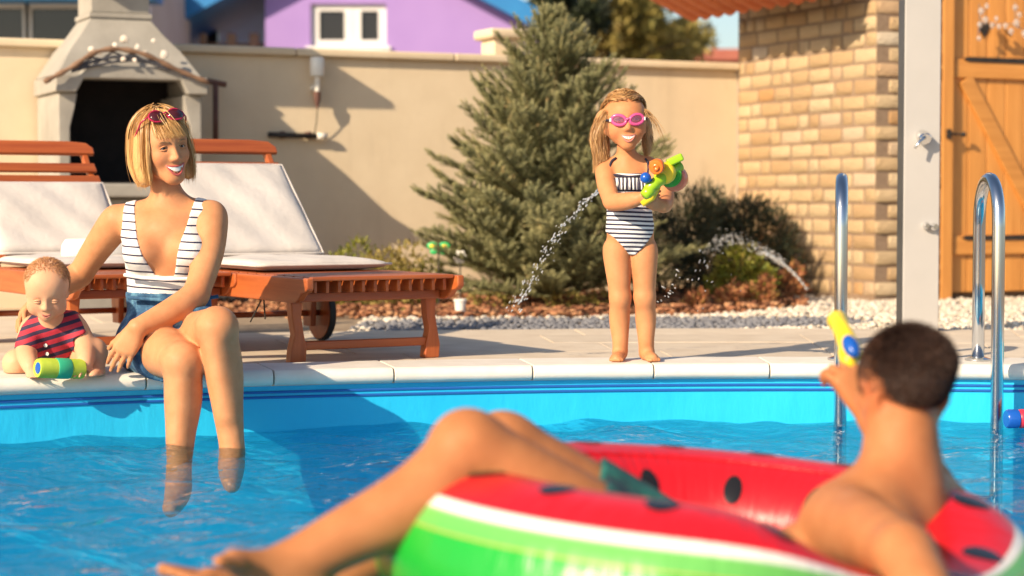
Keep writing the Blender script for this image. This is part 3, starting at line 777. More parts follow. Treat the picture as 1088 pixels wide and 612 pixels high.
MB().lathe([(0.0, 0.0), (0.012, 0.0), (0.016, 0.02), (0.010, 0.035), (0.0, 0.035)], 16, Matrix.Translation((0.016, -0.04, sy(240))) @ Matrix.Rotation(math.pi / 2, 4, 'X')).build('valve', 'chrome', sh, smooth=True, angle=R(40))

lad = empty('pool_ladder', (1.35, 6.66, 0), 0, 'polished steel pool ladder with two arched handrails behind the man', 'ladder')
def rail(fx, fy, bx_, by_, top):
    a = Vector((bx_, by_, -0.02)); f = Vector((fx, fy, -1.0))
    pts = [a, a + Vector((0, 0, 0.3)), Vector((bx_, by_, top - 0.16))]
    for k in range(1, 12):
        s = k / 12; an = math.pi * s
        e = (1 - math.cos(an)) / 2
        pts.append(Vector((bx_ + (fx - bx_) * e, by_ + (fy - by_) * e, top - 0.14 + 0.14 * math.sin(an))))
    pts += [Vector((fx, fy, top - 0.16)), Vector((fx, fy, 0.2)), Vector((fx, fy, -0.2)), f]
    return pts
off = Vector((1.35, 6.66, 0))
for fx, fy, bx_, by_ in ((1.083, 6.50, 1.133, 6.80), (1.600, 6.50, 1.600, 6.77)):
    pts = [p - off for p in rail(fx, fy, bx_, by_, 0.635)]
    rl = MB().tube(pts, 0.0212, 16).build('handrail', 'steel', lad, smooth=True)
    MB().lathe([(0.0212, 0.001), (0.045, 0.001), (0.045, 0.006), (0.022, 0.014)], 20, Matrix.Translation((bx_ - off.x, by_ - off.y, 0.0125))).build('flange', 'steel', rl, smooth=True, angle=R(40))
for z in (-0.42, -0.67, -0.92):
    MB().b2(1.10 - off.x, 1.58 - off.x, 6.46 - off.y, 6.54 - off.y, z - 0.012, z + 0.012).build('tread', 'steel', lad, bevel=0.006)
# ================================================================== PLANTS
leafmat('spruce_needles', [(0.12, 0.125, 0.055), (0.25, 0.25, 0.115), (0.36, 0.345, 0.165), (0.47, 0.43, 0.20), (0.52, 0.35, 0.15)], 0.6, 0.3)
noisy('spruce_bark', (0.10, 0.055, 0.03), (0.17, 0.10, 0.06), 20, 0.95, 0.4)
leafmat('juniper_leaf', [(0.022, 0.030, 0.018), (0.04, 0.052, 0.028), (0.065, 0.075, 0.035), (0.10, 0.10, 0.045)], 0.7, 0.15)
leafmat('lime_leaf', [(0.07, 0.09, 0.012), (0.20, 0.22, 0.025), (0.36, 0.34, 0.05), (0.20, 0.16, 0.03)], 0.6, 0.3)
leafmat('rust_leaf', [(0.16, 0.05, 0.02), (0.36, 0.13, 0.05), (0.52, 0.24, 0.10), (0.30, 0.20, 0.05)], 0.7, 0.25)
leafmat('olive_leaf', [(0.12, 0.12, 0.03), (0.26, 0.22, 0.055), (0.40, 0.31, 0.08), (0.52, 0.39, 0.13)], 0.7, 0.3)
leafmat('dark_leaf', [(0.012, 0.018, 0.008), (0.03, 0.042, 0.016), (0.06, 0.07, 0.025)], 0.6, 0.15)

def needle_twigs(A, B, rad, per, rndv, ln=0.016, seed=0):
    """bottle-brush twigs from points A to B (n x 3): needles as slim triangles, returns V, F, attr"""
    rs = np.random.RandomState(seed); n = len(A)
    ax = B - A; L = np.linalg.norm(ax, axis=1, keepdims=True); ax = ax / (L + 1e-9)
    ref = np.tile(np.array([0.31, 0.22, 0.93]), (n, 1)); e1 = np.cross(ax, ref); e1 /= np.linalg.norm(e1, axis=1, keepdims=True); e2 = np.cross(ax, e1)
    t = np.tile(np.linspace(0.02, 1.0, per), (n, 1)) + rs.uniform(-0.02, 0.02, (n, per)); ph = np.arange(per)[None] * 2.4 + rs.rand(n, 1) * 6.28
    rad3 = np.cos(ph)[..., None] * e1[:, None] + np.sin(ph)[..., None] * e2[:, None]
    base = A[:, None] + (ax * L)[:, None] * t[..., None]
    fwd = 0.75 + 0.6 * np.clip(t - 0.8, 0, 1) * 5
    dr = rad3 + ax[:, None] * fwd[..., None]; dr /= np.linalg.norm(dr, axis=2, keepdims=True)
    ln_ = ln * rs.uniform(0.75, 1.15, (n, per, 1)); side = np.cross(dr, ax[:, None]); side /= np.linalg.norm(side, axis=2, keepdims=True) + 1e-9
    w = 0.0030
    v0 = base + side * w; v1 = base - side * w; v2 = base + dr * ln_
    V = np.stack([v0, v1, v2], 2).reshape(-1, 3)
    at = np.repeat(np.clip(rndv[:, None] + rs.normal(0, 0.08, (n, per)) + np.where(t > 0.86, rs.rand(n, 1) * 0.3, 0), 0, 1).ravel(), 3)
    return V, np.arange(len(V)).reshape(-1, 3), at

def spruce(base, H, Rm, label):
    o = empty('spruce_tree', base, 0, label, 'tree')
    rs = np.random.RandomState(11)
    MB().tube([(0, 0, -0.05), (0.01, 0, H * 0.3), (-0.01, 0.01, H * 0.6), (0, 0, H * 0.97)], [0.045, 0.035, 0.022, 0.006], 8).build('trunk', 'spruce_bark', o, smooth=True)
    A, B, rv = [], [], []; limbs = MB()
    z = 0.08; wh = 0
    while z < H * 0.985:
        f = z / H
        Rz = Rm * (1 - f ** 1.8) ** 0.85 * (0.92 if f > 0.12 else 0.78 + f) + 0.02
        nb = max(5, int(13 * (1 - f) + 5))
        for b in range(nb):
            az = 6.283 * (b / nb) + wh * 2.1 + rs.normal(0, 0.16)
            Lb = Rz * rs.uniform(0.72, 1.10)
            el0 = R(14 + 46 * f + rs.normal(0, 7)); d0 = np.array([math.cos(az) * math.cos(el0), math.sin(az) * math.cos(el0), math.sin(el0)])
            p = np.array([0, 0, z]); pts = [p]; ns = max(3, int(Lb / 0.05))
            for k in range(ns):
                d = d0 + np.array([0, 0, 0.16 * k / ns - 0.10]); d /= np.linalg.norm(d); p = p + d * Lb / ns; pts.append(p)
            limbs.tube([tuple(q) for q in pts], [0.008 * (1 - 0.8 * k / ns) for k in range(ns + 1)], 4, cap=False)
            sd_ = np.cross(d0, [0, 0, 1.0]); sd_ /= np.linalg.norm(sd_)
            tone = 0.36 + rs.normal(0, 0.10)
            for k in range(ns):
                A.append(pts[k]); B.append(pts[k + 1]); rv.append(tone)
                g = k / ns
                if g < 0.12: continue
                for s_ in (-1, 1):
                    for rep in range(2):
                        ll = (0.075 + 0.10 * (1 - g)) * rs.uniform(0.6, 1.2) * (0.6 + 0.5 * (1 - f))
                        dd_ = d0 * rs.uniform(0.55, 1.0) + sd_ * s_ * rs.uniform(0.5, 1.0) + np.array([0, 0, rs.uniform(-0.15, 0.55)]); dd_ /= np.linalg.norm(dd_)
                        st = pts[k] + (pts[k + 1] - pts[k]) * rs.rand()
                        A.append(st); B.append(st + dd_ * ll); rv.append(tone + rs.normal(0, 0.08))
            A.append(pts[-1]); B.append(pts[-1] + (d0 + np.array([0, 0, 0.25])) * 0.055); rv.append(tone + 0.12)
        z += 0.046 + 0.016 * rs.rand(); wh += 1
    A.append(np.array([0, 0, H * 0.9])); B.append(np.array([0, 0, H + 0.06])); rv.append(0.5)
    V, Fc, at = needle_twigs(np.array(A), np.array(B), 0.014, 34, np.array(rv), 0.020, 5)
    print('spruce twigs', len(A), 'tris', len(Fc))
    limbs.build('limbs', 'spruce_bark', o)
    link_mesh('crown', quick_mesh('crown', V, Fc, at), 'spruce_needles', o)
    return o
sb_ = G(584, 324.5)
spruce(Vector((sb_.x, sb_.y + 0.05, -0.03)), 1.57, 0.80, 'bushy young spruce tree in front of the cream wall, behind the girl')

def leaves(cent, rad, n, size, rs, up=0.3, aspect=2.2, lean=None, shell=0.5):
    """n folded leaf quads spread in an ellipsoid"""
    d = rs.normal(0, 1, (n, 3)); d /= np.linalg.norm(d, axis=1, keepdims=True)
    r = (shell + (1 - shell) * rs.rand(n)) ** 0.7 * rs.uniform(0.85, 1.08, n)
    p = np.array(cent) + d * np.array(rad) * r[:, None]
    ax = d * 0.8 + rs.normal(0, 0.5, (n, 3)) + np.array([0, 0, up]); ax /= np.linalg.norm(ax, axis=1, keepdims=True)
    sd_ = np.cross(ax, rs.normal(0, 1, (n, 3))); sd_ /= np.linalg.norm(sd_, axis=1, keepdims=True)
    s = size * rs.uniform(0.6, 1.3, (n, 1))
    V = np.stack([p, p + ax * s * 0.5 + sd_ * s / aspect * 0.5, p + ax * s, p + ax * s * 0.5 - sd_ * s / aspect * 0.5], 1).reshape(-1, 3)
    return V, np.arange(4 * n).reshape(-1, 4), np.repeat(rs.rand(n), 4)
def shrub(name, base, blobs, n, size, mat, label, cat='shrub', group=None, up=0.3, aspect=2.2, seed=0, stem=0.012):
    o = empty(name, base, 0, label, cat, group); rs = np.random.RandomState(seed)
    VV, FF, AA = [], [], []; k = 0; st = MB()
    tot = sum(b[3] * b[4] * b[5] for b in blobs) ** 1
    for b in blobs:
        m_ = int(n * (b[3] * b[4] * b[5]) / tot) + 20
        V, Fc, a = leaves(b[:3], b[3:6], m_, size, rs, up, aspect)
        VV.append(V); FF.append(Fc + k); AA.append(np.clip(a * 0.8 + rs.uniform(0, 0.25), 0, 1)); k += len(V)
        c = Vector(b[:3])
        st.tube([(c.x * 0.15, c.y * 0.15, -0.03), (c.x * 0.6, c.y * 0.6, c.z * 0.5), tuple(c)], [stem, stem * 0.7, stem * 0.4], 5)
        for _ in range(4):
            e = c + Vector(rs.normal(0, 0.5, 3) * np.array(b[3:6])); st.tube([tuple(c * 0.7), tuple(e)], [stem * 0.4, stem * 0.2], 4)
    st.build('stems', 'spruce_bark', o)
    link_mesh('foliage', quick_mesh('foliage', np.concatenate(VV), np.concatenate(FF), np.concatenate(AA)), mat, o)
    return o
def at_bed(u, v, d=0.0): p = G(u, v, -0.02); return Vector((p.x, p.y + d, -0.02))
# dark shrubs to the right of the spruce
b = at_bed(712, 322, 0.45)
shrub('dark_shrub', b, [(-0.05, 0, 0.25, 0.25, 0.22, 0.28), (0.14, 0.05, 0.42, 0.22, 0.2, 0.26), (-0.1, 0.1, 0.50, 0.16, 0.16, 0.2), (0.25, 0, 0.2, 0.18, 0.18, 0.2)], 5200, 0.042, 'juniper_leaf', 'dark evergreen shrub right behind the girl beside the spruce', group='dark shrubs in the bed', up=0.7, aspect=4, seed=3)
b = at_bed(800, 319, 0.35)
shrub('dark_shrub', b, [(-0.15, 0.1, 0.28, 0.24, 0.2, 0.27), (0.08, 0.05, 0.30, 0.24, 0.2, 0.30), (0.22, 0, 0.18, 0.14, 0.16, 0.20), (-0.02, 0.08, 0.45, 0.2, 0.18, 0.16)], 5600, 0.045, 'juniper_leaf', 'dark dense shrub against the brick house corner', group='dark shrubs in the bed', up=0.7, aspect=4, seed=4)
b = at_bed(757, 320, 0.7)
shrub('dark_shrub', b, [(0, 0, 0.3, 0.22, 0.2, 0.3), (0.05, 0, 0.5, 0.13, 0.13, 0.2)], 3000, 0.045, 'juniper_leaf', 'tall dark shrub between the two other dark shrubs, by the wall', group='dark shrubs in the bed', up=0.7, aspect=4, seed=9)
# bare twigs sticking out
tw_ = MB(); rs = np.random.RandomState(2)
for k in range(9):
    p0 = b + Vector((0.18 + 0.05 * k - 0.2, 0.0, 0.3)); p1 = p0 + Vector((rs.normal(0.02, 0.07), 0, 0.28 + 0.2 * rs.rand()))
    tw_.tube([p0, p0.lerp(p1, .5) + Vector((rs.normal(0, .02), 0, 0)), p1], [0.008, 0.006, 0.003], 5)
tag(tw_.build('dry_twigs', 'drift_wood'), 'bare dark twigs rising out of the dark shrubs by the bricks', 'twigs')
b = at_bed(788, 324, 0.05)
shrub('yellow_green_shrub', b, [(0, 0, 0.18, 0.15, 0.12, 0.15), (0.08, 0, 0.13, 0.12, 0.1, 0.11), (-0.09, 0, 0.10, 0.11, 0.1, 0.10)], 900, 0.045, 'lime_leaf', 'yellow green leafy shrub in front of the dark shrubs', up=0.4, aspect=1.7, seed=6, stem=0.006)
for i, (u, v, s_, lb) in enumerate(((775, 327, 0.7, 'low rust orange plant at the left of the yellow green shrub'), (806, 326, 0.9, 'low rust orange plant right below the yellow green shrub'), (832, 322, 1.25, 'tallest rust orange plant by the brick corner'), (740, 329, 0.5, 'tiny rust orange plant at the gravel edge right of the girl'))):
    shrub('rust_plant', at_bed(u, v, 0.02), [(0, 0, 0.07 * s_, 0.11 * s_, 0.08, 0.075 * s_), (0.05 * s_, 0, 0.12 * s_, 0.05 * s_, 0.05, 0.07 * s_)], int(260 * s_), 0.042, 'rust_leaf', lb, 'plant', 'rust orange plants in the bed', seed=20 + i, stem=0.004)
# low yellow green plants behind the lounger, left of the spruce
for i, (u, v, s_, mt, lb) in enumerate(((345, 331, 0.9, 'lime_leaf', 'yellow green plant just right of the lounger backrest'), (372, 330, 1.15, 'lime_leaf', 'taller yellow green plant behind the lounger seat'), (402, 331, 1.0, 'olive_leaf', 'olive bushy plant behind the lounger, left of the spruce'), (425, 331, 1.1, 'olive_leaf', 'olive bushy plant closest to the spruce at its left'), (449, 330, 0.8, 'lime_leaf', 'yellow green plant under the left spruce branches'), (318, 329, 0.8, 'olive_leaf', 'olive plant hidden behind the lounger backrest edge'))):
    shrub('low_plant', at_bed(u, v, 0.25), [(0, 0, 0.12 * s_, 0.12 * s_, 0.1, 0.12 * s_), (0.03, 0, 0.25 * s_, 0.07 * s_, 0.06, 0.09 * s_), (-0.05, 0, 0.20 * s_, 0.05, 0.05, 0.10 * s_)], int(620 * s_), 0.034, mt, lb, 'plant', 'low plants behind the lounger', up=0.8, aspect=2.6, seed=40 + i, stem=0.004)
for i, (u, v, s_, lb) in enumerate(((520, 331, 0.9, 'low olive plant at the foot of the spruce, left'), (600, 331, 0.8, 'low olive plant at the foot of the spruce, left of the girl'), (641, 330, 0.8, 'low olive plant close behind the legs of the girl'))):
    shrub('bed_plant', at_bed(u, v, 0.10), [(0, 0, 0.06 * s_, 0.13 * s_, 0.08, 0.06 * s_)], int(240 * s_), 0.032, 'olive_leaf', lb, 'plant', 'low plants at the foot of the spruce', seed=60 + i, stem=0.004)

# garden ornament in the spruce: green butterfly on a stick with a white flower
t = NT('toy_green'); t.color((0.03, 0.42, 0.12)); t.set(Roughness=0.4)
t = NT('toy_yellow'); t.color((0.85, 0.60, 0.02)); t.set(Roughness=0.35)
t = NT('toy_white'); t.color((0.80, 0.76, 0.70)); t.set(Roughness=0.4)
oc = P(466, 264, sb_.y - 0.30)
ob = empty('butterfly_stake', Vector((oc.x, oc.y, -0.02)), 0, 'green and yellow butterfly garden stake at the left of the spruce', 'ornament')
zc = oc.z + 0.02
MB().tube([(0, 0, -0.02), (0, 0, zc)], 0.004, 6).build('stake', 'black_iron', ob)
for sx in (-1, 1):
    w = MB()
    for (cx, cz, rx, rz) in ((0.030, 0.014, 0.032, 0.021), (0.024, -0.016, 0.021, 0.016)):
        w.ball((sx * cx, -0.006, zc + cz), (rx, 0.006, rz), 14, 8)
    wg = w.build('wing', 'toy_green', ob, smooth=True)
    MB().ball((sx * 0.032, -0.011, zc + 0.013), (0.016, 0.004, 0.010), 12, 6).build('wing_spot', 'toy_yellow', wg, smooth=True)
MB().ball((0, -0.01, zc), (0.008, 0.008, 0.035), 8, 6).build('body', 'black_iron', ob, smooth=True)
fc = P(489, 273, sb_.y - 0.30); fo = empty('white_flower', Vector((fc.x, fc.y, -0.02)), 0, 'white flower ornament on a thin stem right of the butterfly stake', 'ornament')
MB().tube([(0, 0, -0.02), (0, 0, fc.z)], 0.004, 6).build('stem', 'black_iron', fo)
for k in range(6):
    a = k * math.pi / 3; MB().ball((0.022 * math.cos(a), -0.004, fc.z + 0.02 + 0.022 * math.sin(a)), (0.015, 0.005, 0.015), 8, 5).build('petal', 'toy_white', fo, smooth=True)
wc = P(489, 313, 9.9); wp = empty('small_white_pot', Vector((wc.x, wc.y, 0)), 0, 'small white pot beyond the foot end of the lounger', 'pot')
MB().lathe([(0.0, -0.02), (0.022, -0.02), (0.030, 0.06), (0.034, 0.06), (0.034, 0.07), (0.027, 0.07), (0.024, 0.05), (0.0, 0.05)], 18).build('pot', 'toy_white', wp, smooth=True, angle=R(40))

# garland of glass drops on the door
t = NT('glass_bead'); t.color((0.86, 0.80, 0.76)); t.set(Roughness=0.05, IOR=1.45); t.b.inputs['Transmission Weight'].default_value = 0.7
gm = empty('glass_garland', CORNER + TX * 0.85 - NY * 0.05 + Vector((0, 0, 1.62)), GY, 'garland of clear glass drops hanging over the heart on the orange door', 'garland')
MB().tube([(-0.16, 0.0, 0.02), (-0.05, 0.0, -0.015), (0.08, 0, -0.01), (0.2, 0, -0.05), (0.36, 0, -0.03)], 0.003, 6).build('wire', 'chrome', gm)
MB().tube([(-0.16, 0.0, 0.10), (-0.15, 0.0, 0.0), (-0.165, 0, -0.08)], 0.003, 6).build('wire', 'chrome', gm)
MB().tube([(0.10, 0.0, 0.12), (0.11, 0.0, 0.0), (0.16, 0, -0.04)], 0.003, 6).build('wire', 'chrome', gm)
for i, (x, z, r_) in enumerate(((-0.16, -0.02, 0.017), (-0.165, -0.10, 0.014), (-0.12, 0.01, 0.02), (-0.07, -0.02, 0.017), (-0.02, -0.025, 0.015), (0.03, -0.02, 0.016), (0.07, -0.05, 0.018), (0.11, 0.0, 0.022), (0.13, 0.05, 0.016), (0.10, 0.09, 0.018), (0.17, -0.06, 0.02), (0.22, -0.05, 0.018), (-0.15, 0.06, 0.02), (-0.11, 0.09, 0.015), (0.2, -0.10, 0.015), (-0.04, 0.02, 0.014))):
    MB().lathe([(0.0, -r_ * 1.5), (r_ * 0.7, -r_ * 0.8), (r_, 0), (r_ * 0.6, r_ * 0.7), (0.0, r_)], 8, Matrix.Translation((x, -0.008, z))).build('glass_drop', 'glass_bead', gm)

# ================================================================== BEYOND THE WALL
noisy('lilac_render', (0.32, 0.205, 0.50), (0.36, 0.235, 0.54), 1.5, 0.9, 0.1, 60, 0.004)
noisy('blue_roof', (0.012, 0.16, 0.42), (0.02, 0.21, 0.50), 3, 0.5, 0.1)
noisy('white_frame', (0.72, 0.70, 0.66), (0.78, 0.76, 0.72), 4, 0.5, 0.05)
noisy('cream_render', (0.50, 0.42, 0.34), (0.56, 0.48, 0.40), 2, 0.9, 0.1)
noisy('far_tile', (0.42, 0.10, 0.05), (0.55, 0.17, 0.08), 6, 0.8, 0.2)
wood('porch_wood', (0.30, 0.17, 0.10), (0.46, 0.28, 0.17), 0.6, 2)
t = NT('dark_glass'); t.color((0.02, 0.018, 0.02)); t.set(Roughness=0.08)
D1 = 22.0
def X1(u): return (u - 544) / F * D1
def Z1(v): return P(544, v, D1).z
lh = empty('lilac_house', (X1(377), D1, 0), 0, 'lilac rendered house with blue gable roof and white window', 'house')
ox = X1(377)
xl, xr = X1(283) - ox, X1(580) - ox
ze = Z1(42); ap = 0.0; slope = math.tan(R(27))
def zroof(x): return ze + (X1(590) - ox - abs(x)) * slope
wx0, wx1, wz0, wz1 = X1(331) - ox, X1(411) - ox, Z1(49), Z1(4)
g = MB()
# gable wall in four pieces round the window opening
def slab(p, y0=0.0, y1=0.25): g.prism(p, 'y', y0, y1)
slab([(xl, 0), (wx0, 0), (wx0, zroof(wx0)), (xl, zroof(xl))]); slab([(wx1, 0), (xr, 0), (xr, zroof(xr)), (wx1, zroof(wx1))])
slab([(wx0, 0), (wx1, 0), (wx1, wz0), (wx0, wz0)]); slab([(wx0, wz1), (wx1, wz1), (wx1, zroof(wx1)), (0, zroof(0)), (wx0, zroof(wx0))])
g.build('gable_wall', 'lilac_render', lh)
wn_ = empty('window', (0, 0, 0)); wn_.parent = lh
fw = 0.09
def frame(x0, x1, z0, z1, y=0.06):
    f = MB(); f.b2(x0, x0 + fw, y, y + 0.07, z0, z1); f.b2(x1 - fw, x1, y, y + 0.07, z0, z1); f.b2(x0 + fw, x1 - fw, y, y + 0.07, z0, z0 + fw * 0.8); f.b2(x0 + fw, x1 - fw, y, y + 0.07, z1 - fw * 0.8, z1); return f
xm = X1(375) - ox
f = frame(wx0, xm, wz0, wz1); f.build('window_frame', 'white_frame', wn_); frame(xm + 0.003, wx1, wz0, wz1).build('window_frame', 'white_frame', wn_)
for a_, b_ in ((wx0, xm), (xm, wx1)): MB().b2(a_ + fw, b_ - fw, 0.10, 0.115, wz0 + fw * 0.8, wz1 - fw * 0.8).build('pane', 'dark_glass', wn_)
MB().b2(wx0 - 0.05, wx1 + 0.05, -0.05, 0.055, wz0 - 0.05, wz0 - 0.003).build('window_sill', 'white_frame', wn_)
rw = MB()
for sx in (-1, 1):
    e = X1(600) - ox
    rw.prism([(0, zroof(0) + 0.02), (sx * e, ze - 0.02 - (e - (X1(590) - ox)) * slope), (sx * e, ze + 0.20 - (e - (X1(590) - ox)) * slope), (0, zroof(0) + 0.26)], 'y', -0.35, 5.0)
rw.build('roof', 'blue_roof', lh)
MB().b2(xl, xr, 0.26, 5.0, 0, ze - 0.05).build('house_body', 'lilac_render', lh)
# recessed porch at the left end
x0p = X1(168) - ox
MB().b2(x0p, xl - 0.002, 1.6, 1.8, 0, ze - 0.06).build('porch_wall', 'lilac_render', lh)
MB().b2(X1(194) - ox, X1(211) - ox, 1.56, 1.598, Z1(60), Z1(8)).build('porch_window', 'dark_glass', lh)
MB().b2(X1(216) - ox, X1(282) - ox, 0.5, 0.62, 0, ze + 0.0).build('porch_screen', 'porch_wood', lh)
for u0, u1 in ((209, 215), (238, 247), (262, 272)): MB().b2(X1(u0) - ox, X1(u1) - ox, 0.32, 0.46, 0, ze + 0.1).build('porch_post', 'porch_wood', lh, bevel=0.01)
# neighbouring house at the far left
D2 = 19.0
def X2(u): return (u - 544) / F * D2
def Z2(v): return P(544, v, D2).z
nh = empty('white_window_house', (X2(40), D2, 0), 0, 'house with wide white framed windows behind the fireplace', 'house'); o2 = X2(40)
zt, zb = Z2(7), Z2(45)
MB().b2(X2(-120) - o2, X2(150) - o2, 0.30, 3, 0, Z2(-40)).build('house_wall', 'cream_render', nh)
MB().b2(X2(-120) - o2, X2(150) - o2, 0, 0.298, 0, zb - 0.02).build('parapet', 'cream_render', nh)
MB().b2(X2(-130) - o2, X2(170) - o2, -0.3, 0.28, Z2(2), Z2(-25)).build('roof_fascia', 'blue_roof', nh)
for u0, u1 in ((-30, 22), (31, 84), (92, 150)):
    w_ = empty('window'); w_.parent = nh
    f = MB(); x0, x1 = X2(u0) - o2, X2(u1) - o2
    f.b2(x0 - 0.06, x0, 0.18, 0.295, zb, zt); f.b2(x1, x1 + 0.06, 0.18, 0.295, zb, zt); f.b2(x0 - 0.06, x1 + 0.06, 0.18, 0.295, zt + 0.002, zt + 0.06); f.b2(x0 - 0.06, x1 + 0.06, 0.18, 0.295, zb - 0.05, zb - 0.002)
    f.build('window_frame', 'white_frame', w_); MB().b2(x0, x1, 0.22, 0.24, zb, zt).build('pane', 'dark_glass', w_)
# far tiled roof and trees
D3 = 34.0
def X3(u): return (u - 544) / F * D3
def Z3(v): return P(544, v, D3).z
th = empty('tiled_roof_house', (X3(748), D3, 0), 0, 'distant house with red tiled roof over the wall by the brick house', 'house'); o3 = X3(748)
MB().b2(X3(690) - o3, X3(860) - o3, 0, 4, 0, Z3(64)).build('house_wall', 'cream_render', th)
MB().prism([(-0.5, Z3(66)), (2.0, Z3(42)), (4.5, Z3(66))], 'x', X3(684) - o3, X3(870) - o3).build('roof', 'far_tile', th)
def far_tree(u, v0, Y, w, h, mat, label, seed, group='trees beyond the wall'):
    X = (u - 544) / F * Y; rs = np.random.RandomState(seed)
    o = empty('garden_tree', (X, Y, 0), 0, label, 'tree', group)
    zt = P(544, v0, Y).z; tk = MB()
    tk.tube([(0, 0, -0.05), (0.05, 0, zt * 0.4), (0, 0.05, zt * 0.8)], [0.10, 0.08, 0.04], 8)
    VV, FF, AA = [], [], []; k = 0
    for i in range(26):
        c = np.array([rs.normal(0, 0.34) * w, rs.normal(0, 0.3) * w, zt - h * 0.5 + rs.uniform(-0.5, 0.45) * h])
        r = rs.uniform(0.18, 0.36) * w
        V, Fc, a = leaves(c, (r, r, r * 0.8), 260, 0.13, rs, 0.2, 1.8, shell=0.3); VV.append(V); FF.append(Fc + k); k += len(V); AA.append(np.clip(a * 0.7 + rs.uniform(0, 0.35), 0, 1))
        tk.tube([(0, 0, zt * 0.45), tuple(c * np.array([0.5, 0.5, 1]) - np.array([0, 0, 0.2])), tuple(c)], [0.04, 0.025, 0.01], 5)
    tk.build('trunk', 'spruce_bark', o); link_mesh('crown', quick_mesh('crown', np.concatenate(VV), np.concatenate(FF), np.concatenate(AA)), mat, o)
far_tree(604, -35, 24, 0.8, 1.7, 'dark_leaf', 'dark green tree beside the blue roof verge', 1)
far_tree(640, -35, 27, 1.3, 1.8, 'olive_leaf', 'olive yellow tree above the wall behind the girl', 2)
far_tree(680, -10, 29, 0.9, 1.6, 'olive_leaf', 'smaller olive yellow tree beside the patch of sky', 3)
far_tree(700, 40, 31, 0.55, 1.2, 'dark_leaf', 'low dark tree in front of the red tiled roof', 4)
# ================================================================== FIGURES: smooth-blended solids meshed as one surface
A_ = lambda p: np.array(p, dtype=np.float32)
def unit(v): v = np.array(v, float); return v / np.linalg.norm(v)
def d_cone(p, a, b, r1, r2):
    ba = b - a; l2 = float(ba @ ba); rr = r1 - r2; a2 = l2 - rr * rr
    if a2 <= 1e-9:
        c, r = (a, r1) if r1 > r2 else (b, r2)
        return np.sqrt(((p - c) ** 2).sum(-1)) - r
    il2 = 1.0 / l2; pa = p - a; y = pa @ ba; z = y - l2
    q = pa * l2 - ba * y[..., None]; x2 = (q * q).sum(-1); y2 = y * y * l2; z2 = z * z * l2
    k = np.sign(rr) * rr * rr * x2
    o = (np.sqrt(x2 * a2 * il2) + y * rr) * il2 - r1
    m1 = np.sign(z) * a2 * z2 > k; m2 = np.sign(y) * a2 * y2 < k
    o = np.where(m1, np.sqrt(x2 + z2) * il2 - r2, np.where(m2, np.sqrt(x2 + y2) * il2 - r1, o))
    return o
def d_ell(p, c, M, r):
    q = (p - c) @ M                      # columns of M are the axes
    k0 = np.sqrt(((q / r) ** 2).sum(-1)); k1 = np.sqrt(((q / (r * r)) ** 2).sum(-1))
    return k0 * (k0 - 1.0) / np.maximum(k1, 1e-6)
def smin(a, b, k):
    h = np.maximum(k - np.abs(a - b), 0.0) / k
    return np.minimum(a, b) - h * h * k * 0.25
I3 = np.eye(3, dtype=np.float32)
